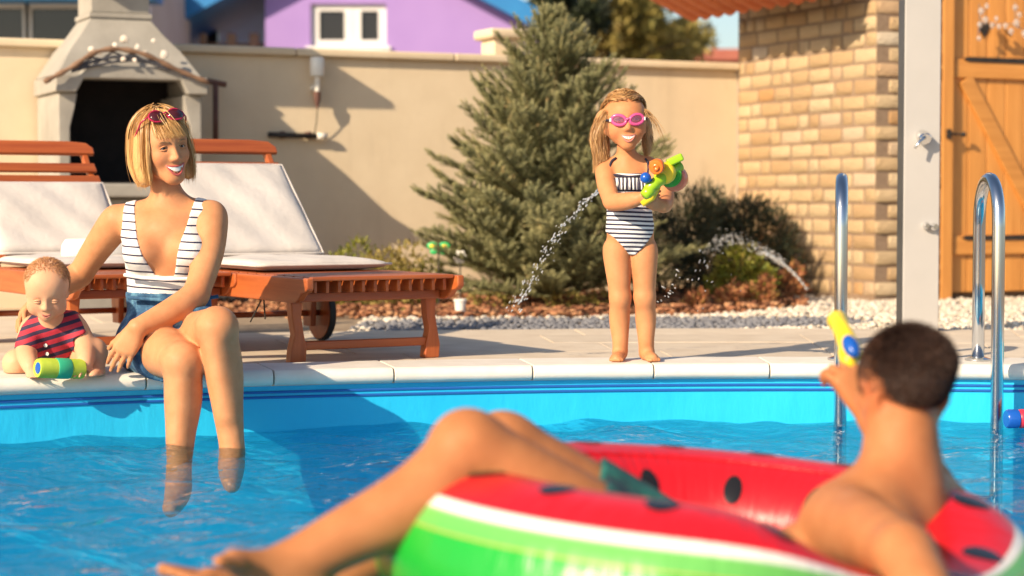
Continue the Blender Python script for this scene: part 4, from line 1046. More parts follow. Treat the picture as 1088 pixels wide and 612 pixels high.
class Body:
    def __init__(s): s.g = {}; s.cur = None; s.order = []
    def group(s, name):
        if name not in s.g: s.g[name] = []; s.order.append(name)
        s.cur = name; return s
    def cone(s, a, b, ra, rb, k=0.03, op=1): s.g[s.cur].append(('c', A_(a), A_(b), float(ra), float(rb), k, op)); return s
    def chain(s, pts, rs, k=0.03):
        n = 8 if len(pts) > 2 else 1
        q = smoothpath(pts, n); r = [v.x for v in smoothpath([Vector((a, 0, 0)) for a in rs], n)]
        for i in range(len(q) - 1): s.cone(q[i], q[i + 1], r[i], r[i + 1], k if i == 0 else 0.012)
        return s
    def ell(s, c, r, M=I3, k=0.03, op=1): s.g[s.cur].append(('e', A_(c), np.asarray(M, np.float32), A_(r if hasattr(r, '__len__') else (r, r, r)), 0, k, op)); return s
    @staticmethod
    def pd(pr, p): return d_cone(p, pr[1], pr[2], pr[3], pr[4]) if pr[0] == 'c' else d_ell(p, pr[1], pr[2], pr[3])
    def at(s, p, groups=None, gk=0.012):
        p = np.asarray(p, np.float32); tot = None
        for gn in (groups or s.order):
            d = np.full(p.shape[:-1], 1.0, np.float32)
            for pr in s.g[gn]:
                e = s.pd(pr, p); d = smin(d, e, pr[5]) if pr[6] > 0 else -smin(-d, e, pr[5])
            tot = d if tot is None else smin(tot, d, gk)
        return tot
    def bounds(s, groups):
        lo, hi = [], []
        for gn in groups:
            for pr in s.g[gn]:
                if pr[6] < 0: continue
                if pr[0] == 'c':
                    lo += [pr[1] - pr[3], pr[2] - pr[4]]; hi += [pr[1] + pr[3], pr[2] + pr[4]]
                else:
                    R_ = pr[3].max(); lo.append(pr[1] - R_); hi.append(pr[1] + R_)
        return np.min(lo, 0), np.max(hi, 0)
    def surface(s, h, groups=None, gk=0.012, off=0.0, clip=None, zmin=None, smooth=1):
        groups = groups or s.order; lo, hi = s.bounds(groups); lo = lo - off - 3 * h; hi = hi + off + 3 * h
        if zmin is not None: lo[2] = max(lo[2], zmin)
        B = 8; nb = np.ceil((hi - lo) / (h * B)).astype(int) + 1
        bi = np.stack(np.meshgrid(*[np.arange(n) for n in nb], indexing='ij'), -1).reshape(-1, 3)
        cen = (lo + (bi * B + (B - 1) / 2) * h).astype(np.float32); br = h * B * 0.87
        o = np.stack(np.meshgrid(*[np.arange(B)] * 3, indexing='ij'), -1).reshape(-1, 3)
        offs = ((o - (B - 1) / 2) * h).astype(np.float32)
        D = np.full((len(bi), B ** 3), 1.0, np.float32)
        for gi, gn in enumerate(groups):
            E = np.full((len(bi), B ** 3), 1.0, np.float32)
            for pr in s.g[gn]:
                dc = s.pd(pr, cen); mg = br + max(0.02, pr[5]) + off
                if pr[6] > 0:
                    E[dc < -mg] = -1.0
                sel = np.where((dc < mg) & (dc > -mg))[0] if pr[6] > 0 else np.where(dc < mg)[0]
                if not len(sel): continue
                pts = cen[sel][:, None] + offs[None]; e = s.pd(pr, pts); c = E[sel]
                E[sel] = smin(c, e, pr[5]) if pr[6] > 0 else -smin(-c, e, pr[5])
            D = E if gi == 0 else smin(D, E, gk)
        D -= off
        if clip is not None:
            sel = np.where(D.min(1) < 0.05)[0]; pts = cen[sel][:, None] + offs[None]
            D[sel] = np.maximum(D[sel], clip(pts).astype(np.float32))
        S = D.reshape(*nb, B, B, B).transpose(0, 3, 1, 4, 2, 5).reshape(nb[0] * B, nb[1] * B, nb[2] * B)
        return nets(S, lo, h, smooth)
def nets(S, lo, h, smooth=1):
    ins = S < 0; nx, ny, nz = S.shape
    cnt = np.zeros((nx - 1, ny - 1, nz - 1), np.int8); cor = [(a, b, c) for a in (0, 1) for b in (0, 1) for c in (0, 1)]
    for a, b, c in cor: cnt += ins[a:nx - 1 + a, b:ny - 1 + b, c:nz - 1 + c]
    act = np.argwhere((cnt > 0) & (cnt < 8)); n = len(act)
    vals = np.stack([S[act[:, 0] + a, act[:, 1] + b, act[:, 2] + c] for a, b, c in cor], 1); C = np.array(cor, float)
    acc = np.zeros((n, 3)); w = np.zeros(n)
    for i in range(8):
        for j in range(i + 1, 8):
            if np.abs(C[i] - C[j]).sum() != 1: continue
            m = (vals[:, i] < 0) != (vals[:, j] < 0); t = vals[m, i] / (vals[m, i] - vals[m, j])
            acc[m] += C[i] + t[:, None] * (C[j] - C[i]); w[m] += 1
    V = lo + (act + acc / w[:, None]) * h
    idm = np.full(cnt.shape, -1, np.int32); idm[act[:, 0], act[:, 1], act[:, 2]] = np.arange(n); Q = []
    for ax in range(3):
        sl0 = [slice(1, -1)] * 3; sl1 = [slice(1, -1)] * 3; sl0[ax] = slice(0, -1); sl1[ax] = slice(1, None)
        a = ins[tuple(sl0)]; b = ins[tuple(sl1)]; e = np.argwhere(a != b)
        if not len(e): continue
        pos = a[e[:, 0], e[:, 1], e[:, 2]]; base = e + 1; base[:, ax] -= 1
        u, v = (ax + 1) % 3, (ax + 2) % 3; ids = []
        for du, dv in ((-1, -1), (0, -1), (0, 0), (-1, 0)):
            q = base.copy(); q[:, u] += du; q[:, v] += dv
            ids.append(idm[q[:, 0], q[:, 1], q[:, 2]])
        q = np.stack(ids, 1); q[~pos] = q[~pos][:, ::-1]; Q.append(q)
    Q = np.concatenate(Q); Q = Q[(Q >= 0).all(1)]
    for _ in range(smooth):
        s_ = np.zeros_like(V); c_ = np.zeros(len(V))
        for k in range(4):
            a, b = Q[:, k], Q[:, (k + 1) % 4]
            for d in range(3): s_[:, d] += np.bincount(a, V[b, d], len(V)) + np.bincount(b, V[a, d], len(V))
            c_ += np.bincount(a, minlength=len(V)) + np.bincount(b, minlength=len(V))
        V = V * 0.45 + (s_ / np.maximum(c_, 1)[:, None]) * 0.55
    return V, Q
def body_obj(name, VQ, mat, parent, attr=None):
    V, Q = VQ; me = quick_mesh(name, V, Q, attr); return link_mesh(name, me, mat, parent, smooth=True)
def poly_clip(px, Y, yr=None):
    """clip region: photo-traced outline turned to metres at depth Y, extruded in depth"""
    pts = [P(u, v, Y) for u, v in px]; pl = np.array([(p.x, p.z) for p in pts])
    def f(p):
        x, z = p[..., 0], p[..., 2]; d = np.full(x.shape, 1e9); ins = np.zeros(x.shape, bool); n = len(pl)
        for i in range(n):
            a, b = pl[i], pl[(i + 1) % n]; e = b - a
            wx, wz = x - a[0], z - a[1]; t = np.clip((wx * e[0] + wz * e[1]) / (e @ e), 0, 1)
            d = np.minimum(d, (wx - e[0] * t) ** 2 + (wz - e[1] * t) ** 2)
            ins ^= ((a[1] > z) != (b[1] > z)) & (x < (b[0] - a[0]) * (z - a[1]) / (b[1] - a[1] + 1e-12) + a[0])
        d = np.sqrt(d); d = np.where(ins, -d, d)
        if yr is not None: d = np.maximum(d, np.maximum(yr[0] - p[..., 1], p[..., 1] - yr[1]))
        return d
    return f
def basis(fwd, up):
    f = unit(fwd); u = np.array(up, float); u = unit(u - f * (u @ f)); r = np.cross(f, u)
    return np.stack([r, f, u], 1)            # columns: person's right, forward, up
class Head:
    def __init__(s, B, c, fwd, up, sc, smile=0.0, baby=False, male=False, child=False, grp='head'):
        s.B = B; s.c = np.array(c, float); s.M = basis(fwd, up); s.s = sc; B.group(grp); s.grp = grp; s.ez = -0.008 if baby else 0.004
        E = lambda c, r, k=0.03, op=1: B.ell(s.w(c), np.array(r) * sc, s.M, k * sc, op)
        K = lambda a, b, ra, rb, k=0.03, op=1: B.cone(s.w(a), s.w(b), ra * sc, rb * sc, k * sc, op)
        if baby:
            E((0, -0.020, 0.030), (0.082, 0.096, 0.082)); E((0, 0.035, 0.035), (0.070, 0.055, 0.062), 0.05)
            E((0, 0.034, -0.030), (0.060, 0.054, 0.060), 0.04)
            for x in (-1, 1): E((x * 0.042, 0.050, -0.050), (0.032, 0.030, 0.031), 0.03)
            E((0, 0.072, -0.086), (0.018, 0.016, 0.014), 0.03)
            nz = (0.088, 0.100, -0.036, 0.0065, 0.0105)
        elif child:
            E((0, -0.020, 0.030), (0.078, 0.094, 0.080)); E((0, 0.030, 0.030), (0.066, 0.056, 0.060), 0.05)
            E((0, 0.034, -0.028), (0.054, 0.052, 0.058), 0.04)
            for x in (-1, 1):
                K((x * 0.044, 0.0, -0.040), (x * 0.010, 0.060, -0.084), 0.020, 0.016, 0.03)
                E((x * 0.036, 0.054, -0.036), (0.027, 0.025, 0.026), 0.03)
            E((0, 0.066, -0.088), (0.016, 0.014, 0.012), 0.03)
            nz = (0.086, 0.101, -0.032, 0.007, 0.0105)
        else:
            j = 1.08 if male else 1.0
            E((0, -0.018, 0.034), (0.073, 0.092, 0.078)); E((0, 0.026, 0.028), (0.062, 0.058, 0.060), 0.05)
            E((0, 0.034, -0.032), (0.053, 0.052, 0.066), 0.04)
            for x in (-1, 1):
                K((x * 0.050 * j, -0.004, -0.050), (x * 0.016, 0.064, -0.094), 0.020, 0.016, 0.03)
                E((x * 0.037, 0.054 + 0.004 * smile, -0.030 + 0.004 * smile), (0.024, 0.024, 0.023), 0.025)
            E((0, 0.068, -0.097), (0.019, 0.016, 0.015), 0.03)
            E((0, 0.073, 0.026), (0.044, 0.012, 0.011), 0.025)
            nz = (0.086, 0.104, -0.034, 0.0062, 0.0098)
        K((0, nz[0], 0.008), (0, nz[1], nz[2] + 0.004), nz[3], nz[4], 0.014)
        for x in (-1, 1):
            E((x * 0.011, nz[1] - 0.010, nz[2]), (0.0085, 0.010, 0.0075), 0.010)
            E((x * 0.032, 0.107 if baby else 0.102, s.ez + 0.002), (0.021, 0.020, 0.012), 0.016, -1)      # sockets
            E((x * 0.0755, -0.012, -0.010), (0.010, 0.021, 0.033), 0.014)        # ears
            E((x * 0.083, -0.004, -0.008), (0.008, 0.010, 0.018), 0.008, -1)
        s.mz = -0.068 if baby else -0.062 if child else -0.064
        E((0, 0.074, s.mz), (0.026, 0.016, 0.018), 0.02)
    def w(s, p): return s.c + s.M @ (np.array(p, float) * s.s)
    def surf(s, x, z, lift=0.0, groups=None):
        """point on the face straight ahead of local (x, z)"""
        ys = np.linspace(0.14, 0.0, 120); pts = np.array([s.w((x, y, z)) for y in ys]); d = s.B.at(pts, groups or [s.grp])
        i = int(np.argmax(d < 0)); return s.w((x, ys[i] + lift / s.s, z)), ys[i]
    def face(s, parent, skin_dark, lip, iris, smile=0.6, teeth=True, brow=None, squint=0.6, mw=0.026, lr=1.0):
        sc = s.s
        for x in (-1, 1):
            cx = x * 0.032; p, y = s.surf(cx, s.ez)
            e = MB(); e.ball((0, 0, 0), 0.0125 * sc, 16, 10)
            ey = e.build('eye', 'eye_white', parent, smooth=True)
            ctr = s.w((cx, y - 0.0085, s.ez)); ey.location = ctr; ey.rotation_euler = Matrix(s.M.tolist()).to_euler()
            ir = MB(); ir.ball((0, 0.0098 * sc, -0.0005), (0.0062 * sc, 0.0032 * sc, 0.0062 * sc), 12, 6); ir.build('iris', iris, ey, smooth=True)
            for nm, zo, bow, rr, mt in (('eyelid', 0.0050 * squint + 0.001, 0.0045, 0.0030, skin_dark), ('eyelid', -0.0055 * squint, -0.003, 0.0030, skin_dark), ('eyelash', 0.0032 * squint + 0.0006, 0.0042, 0.0016, 'lash')):
                pts = []; rr = rr * (1.6 if squint < 0.2 and nm == 'eyelid' else 1.0)
                for k in range(9):
                    a = -1 + k / 4; xx = cx + a * 0.0145
                    dy = math.sqrt(max(0.0, 0.0140 ** 2 - (a * 0.0115) ** 2))
                    pts.append(s.w((xx, y - 0.0085 + dy * (1.0 if nm == 'eyelid' else 1.06), s.ez + zo + bow * (1 - a * a) - 0.001 * a * x)))
                MB().tube(pts, [rr * sc * (0.5 + 0.5 * math.sin(math.pi * (k + 0.7) / 9.4)) for k in range(9)], 6).build(nm, mt, parent, smooth=True)
            if brow:
                pts = []
                for k in range(8):
                    a = k / 7; xx = x * (0.015 + 0.032 * a); zz = s.ez + 0.0175 + 0.006 * math.sin(a * 2.4)
                    pts.append(s.surf(xx, zz, 0.0008)[0])
                MB().tube(pts, [0.0030 * sc * (1 - 0.6 * k / 7) for k in range(8)], 6).build('eyebrow', brow, parent, smooth=True)
        # mouth: lips as two bowed tubes meeting at raised corners, teeth between
        def lipline(bow):
            pts = []
            for k in range(13):
                a = -1 + k / 6; xx = a * mw; zz = s.mz + 0.010 * smile * a * a + bow * (1 - a * a)
                pts.append(s.surf(xx, zz, 0.0006)[0])
            return pts
        op = 0.0078 * smile if teeth else 0.0012
        MB().tube(lipline(op * 0.35 + 0.003), [0.0036 * lr * sc * (0.35 + 0.65 * math.sin(math.pi * (k + .6) / 13.2)) for k in range(13)], 8).build('lip', lip, parent, smooth=True)
        MB().tube(lipline(-op * 1.8 - 0.003), [0.0042 * lr * sc * (0.35 + 0.65 * math.sin(math.pi * (k + .6) / 13.2)) for k in range(13)], 8).build('lip', lip, parent, smooth=True)
        if teeth or True:
            up_, lo_ = lipline(op * 0.35 + 0.001), lipline(-op * 1.8 - 0.001)
            m = MB(); n = len(up_); mid = [a.copy() * 0.62 + b * 0.38 for a, b in zip(up_, lo_)]
            f_ = s.M[:, 1]
            if teeth:
                m.add([tuple(p + f_ * 0.0004) for p in up_] + [tuple(p + f_ * 0.0006) for p in (mid if smile < 0.9 else [a * 0.4 + b * 0.6 for a, b in zip(up_, lo_)])], [(k, k + 1, n + k + 1, n + k) for k in range(n - 1)]); m.build('teeth', 'tooth', parent, smooth=True)
            m = MB(); m.add([tuple(p) for p in up_] + [tuple(p) for p in lo_], [(k, k + 1, n + k + 1, n + k) for k in range(n - 1)]); m.build('mouth', 'mouth_dark', parent, smooth=True)
def hand(B, wrist, f, n, side, sc=1.0, curl=(0.35, 0.4, 0.45, 0.5), spread=0.10, thumb=(0.5, 0.55, 0.25), wr=0.024):
    """palm and five fingers; f points to the fingertips, n out of the palm, side=+1 right hand, -1 left"""
    f = unit(f); n = np.array(n, float); n = unit(n - f * (n @ f)); s = np.cross(f, n) * side; w = np.array(wrist, float); tips = []
    offs = (0.030, 0.0105, -0.0095, -0.028); kn = (0.086, 0.090, 0.085, 0.076); ln = (0.072, 0.080, 0.074, 0.058); rad = (0.0092, 0.0094, 0.0090, 0.0080)
    for i in range(4):
        k = w + f * kn[i] * sc + s * offs[i] * sc
        B.cone(w + s * offs[i] * 0.45 * sc, k, wr * 0.62 * sc / 1.0 if sc < 0.8 else wr * 0.62, rad[i] * 1.25 * sc, 0.016 * sc)
    B.ell(w + f * 0.050 * sc + n * 0.002 * sc, np.array((0.036, 0.046, 0.0155)) * sc, np.stack([s, f, n], 1), 0.015 * sc)
    for i in range(4):
        p = w + f * kn[i] * sc + s * offs[i] * sc; d = unit(f + s * spread * (1.5 - i)); a = 0.0; r = rad[i] * sc
        for j, fr in enumerate((0.46, 0.30, 0.24)):
            a += curl[i] * (0.7, 1.0, 0.7)[j]; dd = d * math.cos(a) + n * math.sin(a); q = p + dd * ln[i] * fr * sc
            B.cone(p, q, r, r * 0.90, 0.004 * sc); p = q; r *= 0.90
        tips.append(p)
    p = w + f * 0.022 * sc + s * 0.020 * sc; d = unit(f * thumb[0] + s * thumb[1] + n * thumb[2]); r = 0.0125 * sc
    for L, b_ in ((0.042, 0.0), (0.034, 0.25), (0.028, 0.35)):
        d = unit(d + n * b_ * 0.5 + f * b_ * 0.6); q = p + d * L * sc; B.cone(p, q, r, r * 0.86, 0.008 * sc); p = q; r *= 0.86
    return tips
def lift_out(paths, B, groups, c, lift):
    """push strand points out of the skin, away from the head centre"""
    c = np.array(c, float); p = paths.reshape(-1, 3)
    for _ in range(2):
        d = B.at(p, groups); r = p - c; r /= np.linalg.norm(r, axis=1, keepdims=True) + 1e-9
        p = p + r * np.maximum(lift - d, 0.0)[:, None]
    return p.reshape(paths.shape)
def ribbons(paths, width, rs, attr=None):
    """strands as flat tapering strips; paths n x m x 3"""
    n, m, _ = paths.shape
    T = np.gradient(paths, axis=1); T /= np.linalg.norm(T, axis=2, keepdims=True) + 1e-9
    ref = rs.normal(0, 1, (n, 1, 3)); S_ = np.cross(T, ref); S_ /= np.linalg.norm(S_, axis=2, keepdims=True) + 1e-9
    w = width * (1 - np.linspace(0, 1, m) ** 3 * 0.85)[None, :, None] * rs.uniform(0.6, 1.3, (n, 1, 1))
    V = np.stack([paths + S_ * w, paths - S_ * w], 2).reshape(-1, 3)
    b = (np.arange(n) * m * 2)[:, None] + (np.arange(m - 1) * 2)[None]
    Fc = np.stack([b, b + 1, b + 3, b + 2], -1).reshape(-1, 4)
    at = np.repeat(rs.rand(n) if attr is None else attr, m * 2)
    return V, Fc, at
def skin(name, c, dark, rough=0.60, sss=0.10):
    t = NT(name); v = t.coords('Object')
    col = t.mix(t.ramp(t.noise(v, 14, 6, 0.65), [(0.32, (0, 0, 0)), (0.72, (0.85, 0.85, 0.85))]), c, dark)
    ra = t.node('ShaderNodeAttribute'); ra.attribute_name = 'rnd'
    col = t.mix(t.math('MULTIPLY', ra.outputs['Fac'], 0.65), col, (c[0] * 0.98, c[1] * 0.52, c[2] * 0.50))
    t.color(col); t.link(t.ramp(t.noise(v, 22, 4), [(0.35, (rough - 0.16,) * 3), (0.65, (rough + 0.08,) * 3)]), t.b.inputs['Roughness']); t.b.inputs['Subsurface Weight'].default_value = sss; t.b.inputs['Specular IOR Level'].default_value = 0.22
    t.b.inputs['Subsurface Radius'].default_value = (0.012, 0.005, 0.003); t.b.inputs['Subsurface Scale'].default_value = 0.6
    t.bump(t.math('ADD', t.noise(v, 40, 4), t.math('MULTIPLY', t.noise(v, 330, 3), 0.35)), 0.16, 0.004)
    return t.m
def blush(V, spots):
    a = np.zeros(len(V))
    for c, r, k in spots: a = np.maximum(a, k * np.exp(-((V - np.array(c)) ** 2).sum(1) / (r * r)))
    return a
def hairmat(name, cols, rough=0.38):
    t = NT(name); ra = t.node('ShaderNodeAttribute'); ra.attribute_name = 'rnd'
    v = t.coords('Object', (60, 60, 4)); nz = t.noise(v, 3, 3)
    fac = t.math('ADD', t.math('MULTIPLY', ra.outputs['Fac'], 0.7), t.math('MULTIPLY', nz, 0.3))
    t.color(t.ramp(fac, [(i / (len(cols) - 1), c) for i, c in enumerate(cols)])); t.set(Roughness=rough); t.bump(nz, 0.3, 0.004)
    return t.m
def stripes(name, base, line, period, duty, axis=(0, 0, 1), wob=0.0, rough=0.75):
    t = NT(name); v = t.coords('Object')
    dp = t.node('ShaderNodeVectorMath', operation='DOT_PRODUCT'); dp.inputs[1].default_value = axis; t.link(v, dp.inputs[0])
    x = dp.outputs['Value']
    if wob: x = t.math('ADD', x, t.math('MULTIPLY', t.noise(v, 9, 2), wob))
    fr = t.math('FRACT', t.math('DIVIDE', x, period)); m = t.math('LESS_THAN', fr, duty)
    t.color(t.mix(m, base, line)); t.set(Roughness=rough)
    t.bump(t.math('ADD', t.noise(v, 20, 3), t.math('MULTIPLY', t.noise(v, 300, 2), 0.15)), 0.35, 0.012)
    return t.m
skin('skin_woman', (0.61, 0.285, 0.135), (0.49, 0.20, 0.085)); skin('skin_girl', (0.62, 0.27, 0.12), (0.50, 0.195, 0.08)); skin('skin_baby', (0.70, 0.385, 0.225), (0.62, 0.30, 0.165)); skin('skin_man', (0.48, 0.195, 0.078), (0.37, 0.135, 0.050))
t = NT('eye_white'); t.color((0.78, 0.74, 0.70)); t.set(Roughness=0.15)
for nm, c in (('iris_blue', (0.06, 0.10, 0.16)), ('iris_brown', (0.05, 0.025, 0.012))): t = NT(nm); t.color(c); t.set(Roughness=0.08)
t = NT('lash'); t.color((0.03, 0.018, 0.012)); t.set(Roughness=0.7)
t = NT('tooth'); t.color((0.84, 0.80, 0.74)); t.set(Roughness=0.25)
t = NT('mouth_dark'); t.color((0.16, 0.03, 0.025)); t.set(Roughness=0.5)
for nm, c in (('lip_red', (0.52, 0.11, 0.09)), ('lip_pink', (0.58, 0.20, 0.15))): t = NT(nm); t.color(c); t.set(Roughness=0.3)
def settle(root):
    """children were modelled in world coordinates: undo the root's own placement"""
    inv = root.matrix_basis.inverted()
    for c in root.children: c.matrix_parent_inverse = inv
# ================================================================== WOMAN SEATED ON THE COPING
hairmat('hair_blond', [(0.28, 0.125, 0.04), (0.50, 0.26, 0.085), (0.68, 0.41, 0.155), (0.82, 0.57, 0.27)])
t = NT('brow_blond'); t.color((0.30, 0.16, 0.07)); t.set(Roughness=0.8)
stripes('suit_stripes', (0.78, 0.75, 0.71), (0.028, 0.022, 0.06), 0.0262, 0.20, (0.06, 0, 1), 0.006)
t = NT('denim'); v = t.coords('Object')
t.color(t.ramp(t.noise(v, 16, 5, 0.65), [(0.36, (0.012, 0.045, 0.11)), (0.5, (0.03, 0.10, 0.20)), (0.66, (0.13, 0.30, 0.42))])); t.set(Roughness=0.85); t.bump(t.math('ADD', t.noise(v, 14, 3), t.math('MULTIPLY', t.noise(v, 240, 2), 0.2)), 0.5, 0.015)
wp = P(180, 362, 6.44)
W = empty('person', (wp.x, wp.y, 0.012), 0, 'blond woman in striped swimsuit and denim shorts sitting on the pool rim', 'person')
woman = Body(); B = woman
pel, waist, rib, chest = P(182, 362, 6.45), P(179, 312, 6.45), P(177, 272, 6.43), P(176, 246, 6.43)
rs_, ls_ = P(125, 234, 6.47), P(224, 230, 6.44)
B.group('torso').ell(pel + Vector((0, 0.02, 0.01)), (0.158, 0.125, 0.105), k=0.05)
B.ell(waist, (0.128, 0.092, 0.11), k=0.06).ell(rib, (0.132, 0.098, 0.12), k=0.06).ell(chest, (0.135, 0.088, 0.085), k=0.05)
B.cone(P(136, 233, 6.47), P(214, 229, 6.45), 0.046, 0.046, 0.05)
for u, v in ((151, 268), (201, 267)): B.ell(P(u, v, 6.352), (0.058, 0.055, 0.056), k=0.035)
B.cone(P(181, 216, 6.45), P(140, 231, 6.47), 0.034, 0.030, 0.045).cone(P(183, 216, 6.45), P(212, 228, 6.45), 0.034, 0.030, 0.045)
B.cone(P(180, 226, 6.44), P(174, 188, 6.43), 0.050, 0.047, 0.035)
# collar bones
B.cone(P(172, 228, 6.385), P(140, 229, 6.42), 0.007, 0.007, 0.02).cone(P(186, 228, 6.38), P(216, 225, 6.40), 0.007, 0.007, 0.02)
# right arm (towards the baby)
re, rw_ = P(85, 292, 6.60), P(40, 318, 6.47)
B.group('rarm').chain([rs_, P(103, 264, 6.54), re], [0.053, 0.043, 0.036], 0.03).chain([re, P(66, 302, 6.55), rw_], [0.037, 0.037, 0.025], 0.02)
hf = P(15, 342, 6.36) - rw_
hand(B, rw_, hf, (0.75, 0.25, -0.5), +1, 0.98, (0.35, 0.3, 0.3, 0.35), 0.10, (0.5, 0.6, 0.2))
# left arm across the lap, hand on the rim
le, lw = P(208, 314, 6.27), P(146, 348, 6.13)
B.group('larm').chain([ls_, P(222, 268, 6.36), le], [0.054, 0.044, 0.038], 0.03).chain([le, P(184, 330, 6.20), lw], [0.039, 0.038, 0.025], 0.02)
hand(B, lw, Vector((-0.50, 0.06, -0.86)), (0.25, 0.95, 0.1), -1, 0.98, (0.22, 0.16, 0.16, 0.22), 0.05, (0.75, 0.35, 0.2))
# legs
rh, rk, ra_ = P(156, 366, 6.42), P(194, 386, 6.00), P(190, 502, 5.95)
B.group('rleg').chain([rh, rh.lerp(rk, 0.5) + Vector((0, 0, 0.008)), rk], [0.093, 0.080, 0.058], 0.03)
B.ell(rk + Vector((0, -0.01, 0.004)), (0.054, 0.052, 0.056), k=0.03)
B.chain([rk, rk.lerp(ra_, 0.32) + Vector((0.002, 0.022, 0)), rk.lerp(ra_, 0.66) + Vector((0, 0.012, 0)), ra_], [0.051, 0.053, 0.040, 0.031], 0.025)
B.ell(rk + Vector((0.0, -0.048, -0.004)), (0.024, 0.014, 0.028), k=0.02).cone(rk + Vector((0, -0.040, -0.06)), rk.lerp(ra_, 0.7) + Vector((-0.003, -0.022, 0)), 0.012, 0.009, 0.05)
B.chain([ra_, ra_ + Vector((0, -0.02, -0.06)), ra_ + Vector((0.0, -0.15, -0.09))], [0.032, 0.034, 0.022], 0.02)
lh_, lk, la = P(208, 366, 6.42), P(231, 348, 5.98), P(247, 480, 5.98)
B.group('lleg').chain([lh_, lh_.lerp(lk, 0.5), lk], [0.093, 0.080, 0.058], 0.03)
B.ell(lk + Vector((0, -0.008, 0.0)), (0.054, 0.052, 0.056), k=0.03)
B.chain([lk, lk.lerp(la, 0.34) + Vector((0.0, 0.024, 0)), lk.lerp(la, 0.68) + Vector((0, 0.012, 0)), la], [0.052, 0.054, 0.041, 0.032], 0.025)
B.ell(lk + Vector((0.0, -0.046, -0.004)), (0.024, 0.014, 0.028), k=0.02).cone(lk + Vector((0, -0.040, -0.06)), lk.lerp(la, 0.7) + Vector((-0.003, -0.022, 0)), 0.012, 0.009, 0.05)
B.chain([la, la + Vector((0, -0.03, -0.05)), la + Vector((0.02, -0.16, -0.08))], [0.032, 0.034, 0.022], 0.02)
H_ = Head(B, P(173, 158, 6.40), (0.56, -0.82, -0.03), (-0.17, 0, 0.98), 0.97, smile=1.0)
V, Q = B.surface(0.0042, gk=0.014, smooth=1)
sp = [(H_.w((x * 0.042, 0.075, -0.035)), 0.022, 0.45) for x in (-1, 1)] + [(H_.w((0, 0.105, -0.035)), 0.014, 0.35)] + [(k, 0.05, 0.30) for k in (rk, lk, le)] + [(chest + Vector((0.01, -0.1, 0.03)), 0.07, 0.18)]
body_obj('body', (V, Q), 'skin_woman', W, blush(V, sp))
H_.face(W, 'skin_woman', 'lip_red', 'iris_brown', 1.35, True, 'brow_blond', 0.45, 0.033)
# plunging striped swimsuit: two bands meeting under the bust, waist below
suit = [(127, 200), (138, 200), (140, 222), (146, 246), (155, 270), (166, 292), (176, 293), (186, 293), (191, 272), (197, 246), (202, 222), (206, 198), (226, 198), (224, 222), (225, 246), (232, 270), (236, 300), (238, 322), (170, 324), (120, 322), (130, 300), (128, 280), (122, 262), (127, 240)]
body_obj('swimsuit', B.surface(0.0042, ['torso'], off=0.0045, clip=poly_clip(suit, 6.36), smooth=1), 'suit_stripes', W)
tp_ = MB(); tp_.tube([P(u, v, y) for u, v, y in ((132, 292, 6.335), (150, 295, 6.315), (176, 297, 6.31), (204, 296, 6.315), (230, 292, 6.335))], 0.006, 8); tp_.build('waist_seam', 'suit_stripes', W, smooth=True)
# denim shorts over hips and upper thighs
B.g['shorts'] = list(B.g['torso'][:2]); B.g['sr'] = [p for p in B.g['rleg'][:16]]; B.g['sl'] = [p for p in B.g['lleg'][:16]]
hem_r, hem_l = np.array(rh.lerp(rk, 0.56)), np.array(lh_.lerp(lk, 0.50))
nr, nl = unit(np.array(rk - rh)), unit(np.array(lk - lh_))
zt_ = P(180, 311, 6.36).z
def sclip(p):
    a = (p - hem_r) @ nr; b = (p - hem_l) @ nl; mid = (rh.x + lh_.x) / 2 + 0.012
    return np.maximum(np.where(p[..., 0] < mid, a, b), p[..., 2] - zt_)
so = body_obj('shorts', B.surface(0.0045, ['shorts', 'sr', 'sl'], gk=0.03, off=0.011, clip=sclip, smooth=1), 'denim', W)
for k in ('shorts', 'sr', 'sl'): B.g.pop(k)
MB().tube([P(u, v, y) for u, v, y in ((136, 316, 6.345), (156, 318, 6.33), (182, 319, 6.325), (210, 318, 6.33), (232, 315, 6.345))], 0.006, 8).build('waistband', 'denim', so, smooth=True)
# bob haircut: solid under-volume and strands
hb = Body(); hb.group('h')
def hw(p): return H_.w(p)
hb.ell(hw((0, -0.020, 0.038)), np.array((0.081, 0.098, 0.086)) * H_.s, H_.M, 0.02)
for x in (-1, 1):
    hb.chain([hw((x * 0.066, -0.005, 0.045)), hw((x * 0.078, -0.004, -0.03)), hw((x * 0.078, 0.008, -0.092))], [0.022, 0.023, 0.020], 0.03)
    hb.chain([hw((x * 0.05, -0.065, 0.02)), hw((x * 0.058, -0.068, -0.04)), hw((x * 0.056, -0.055, -0.094))], [0.035, 0.034, 0.028], 0.04)
hb.chain([hw((0, -0.085, 0.02)), hw((0, -0.088, -0.05)), hw((0, -0.075, -0.098))], [0.034, 0.032, 0.028], 0.04)
hb.ell(hw((0, 0.115, -0.045)), np.array((0.058, 0.090, 0.082)) * H_.s, H_.M, 0.012, -1)
V, Q = hb.surface(0.005, smooth=1)
hr = body_obj('hair', (V, Q), 'hair_blond', W, np.random.RandomState(1).rand(len(V)) * 0.3 + 0.35)
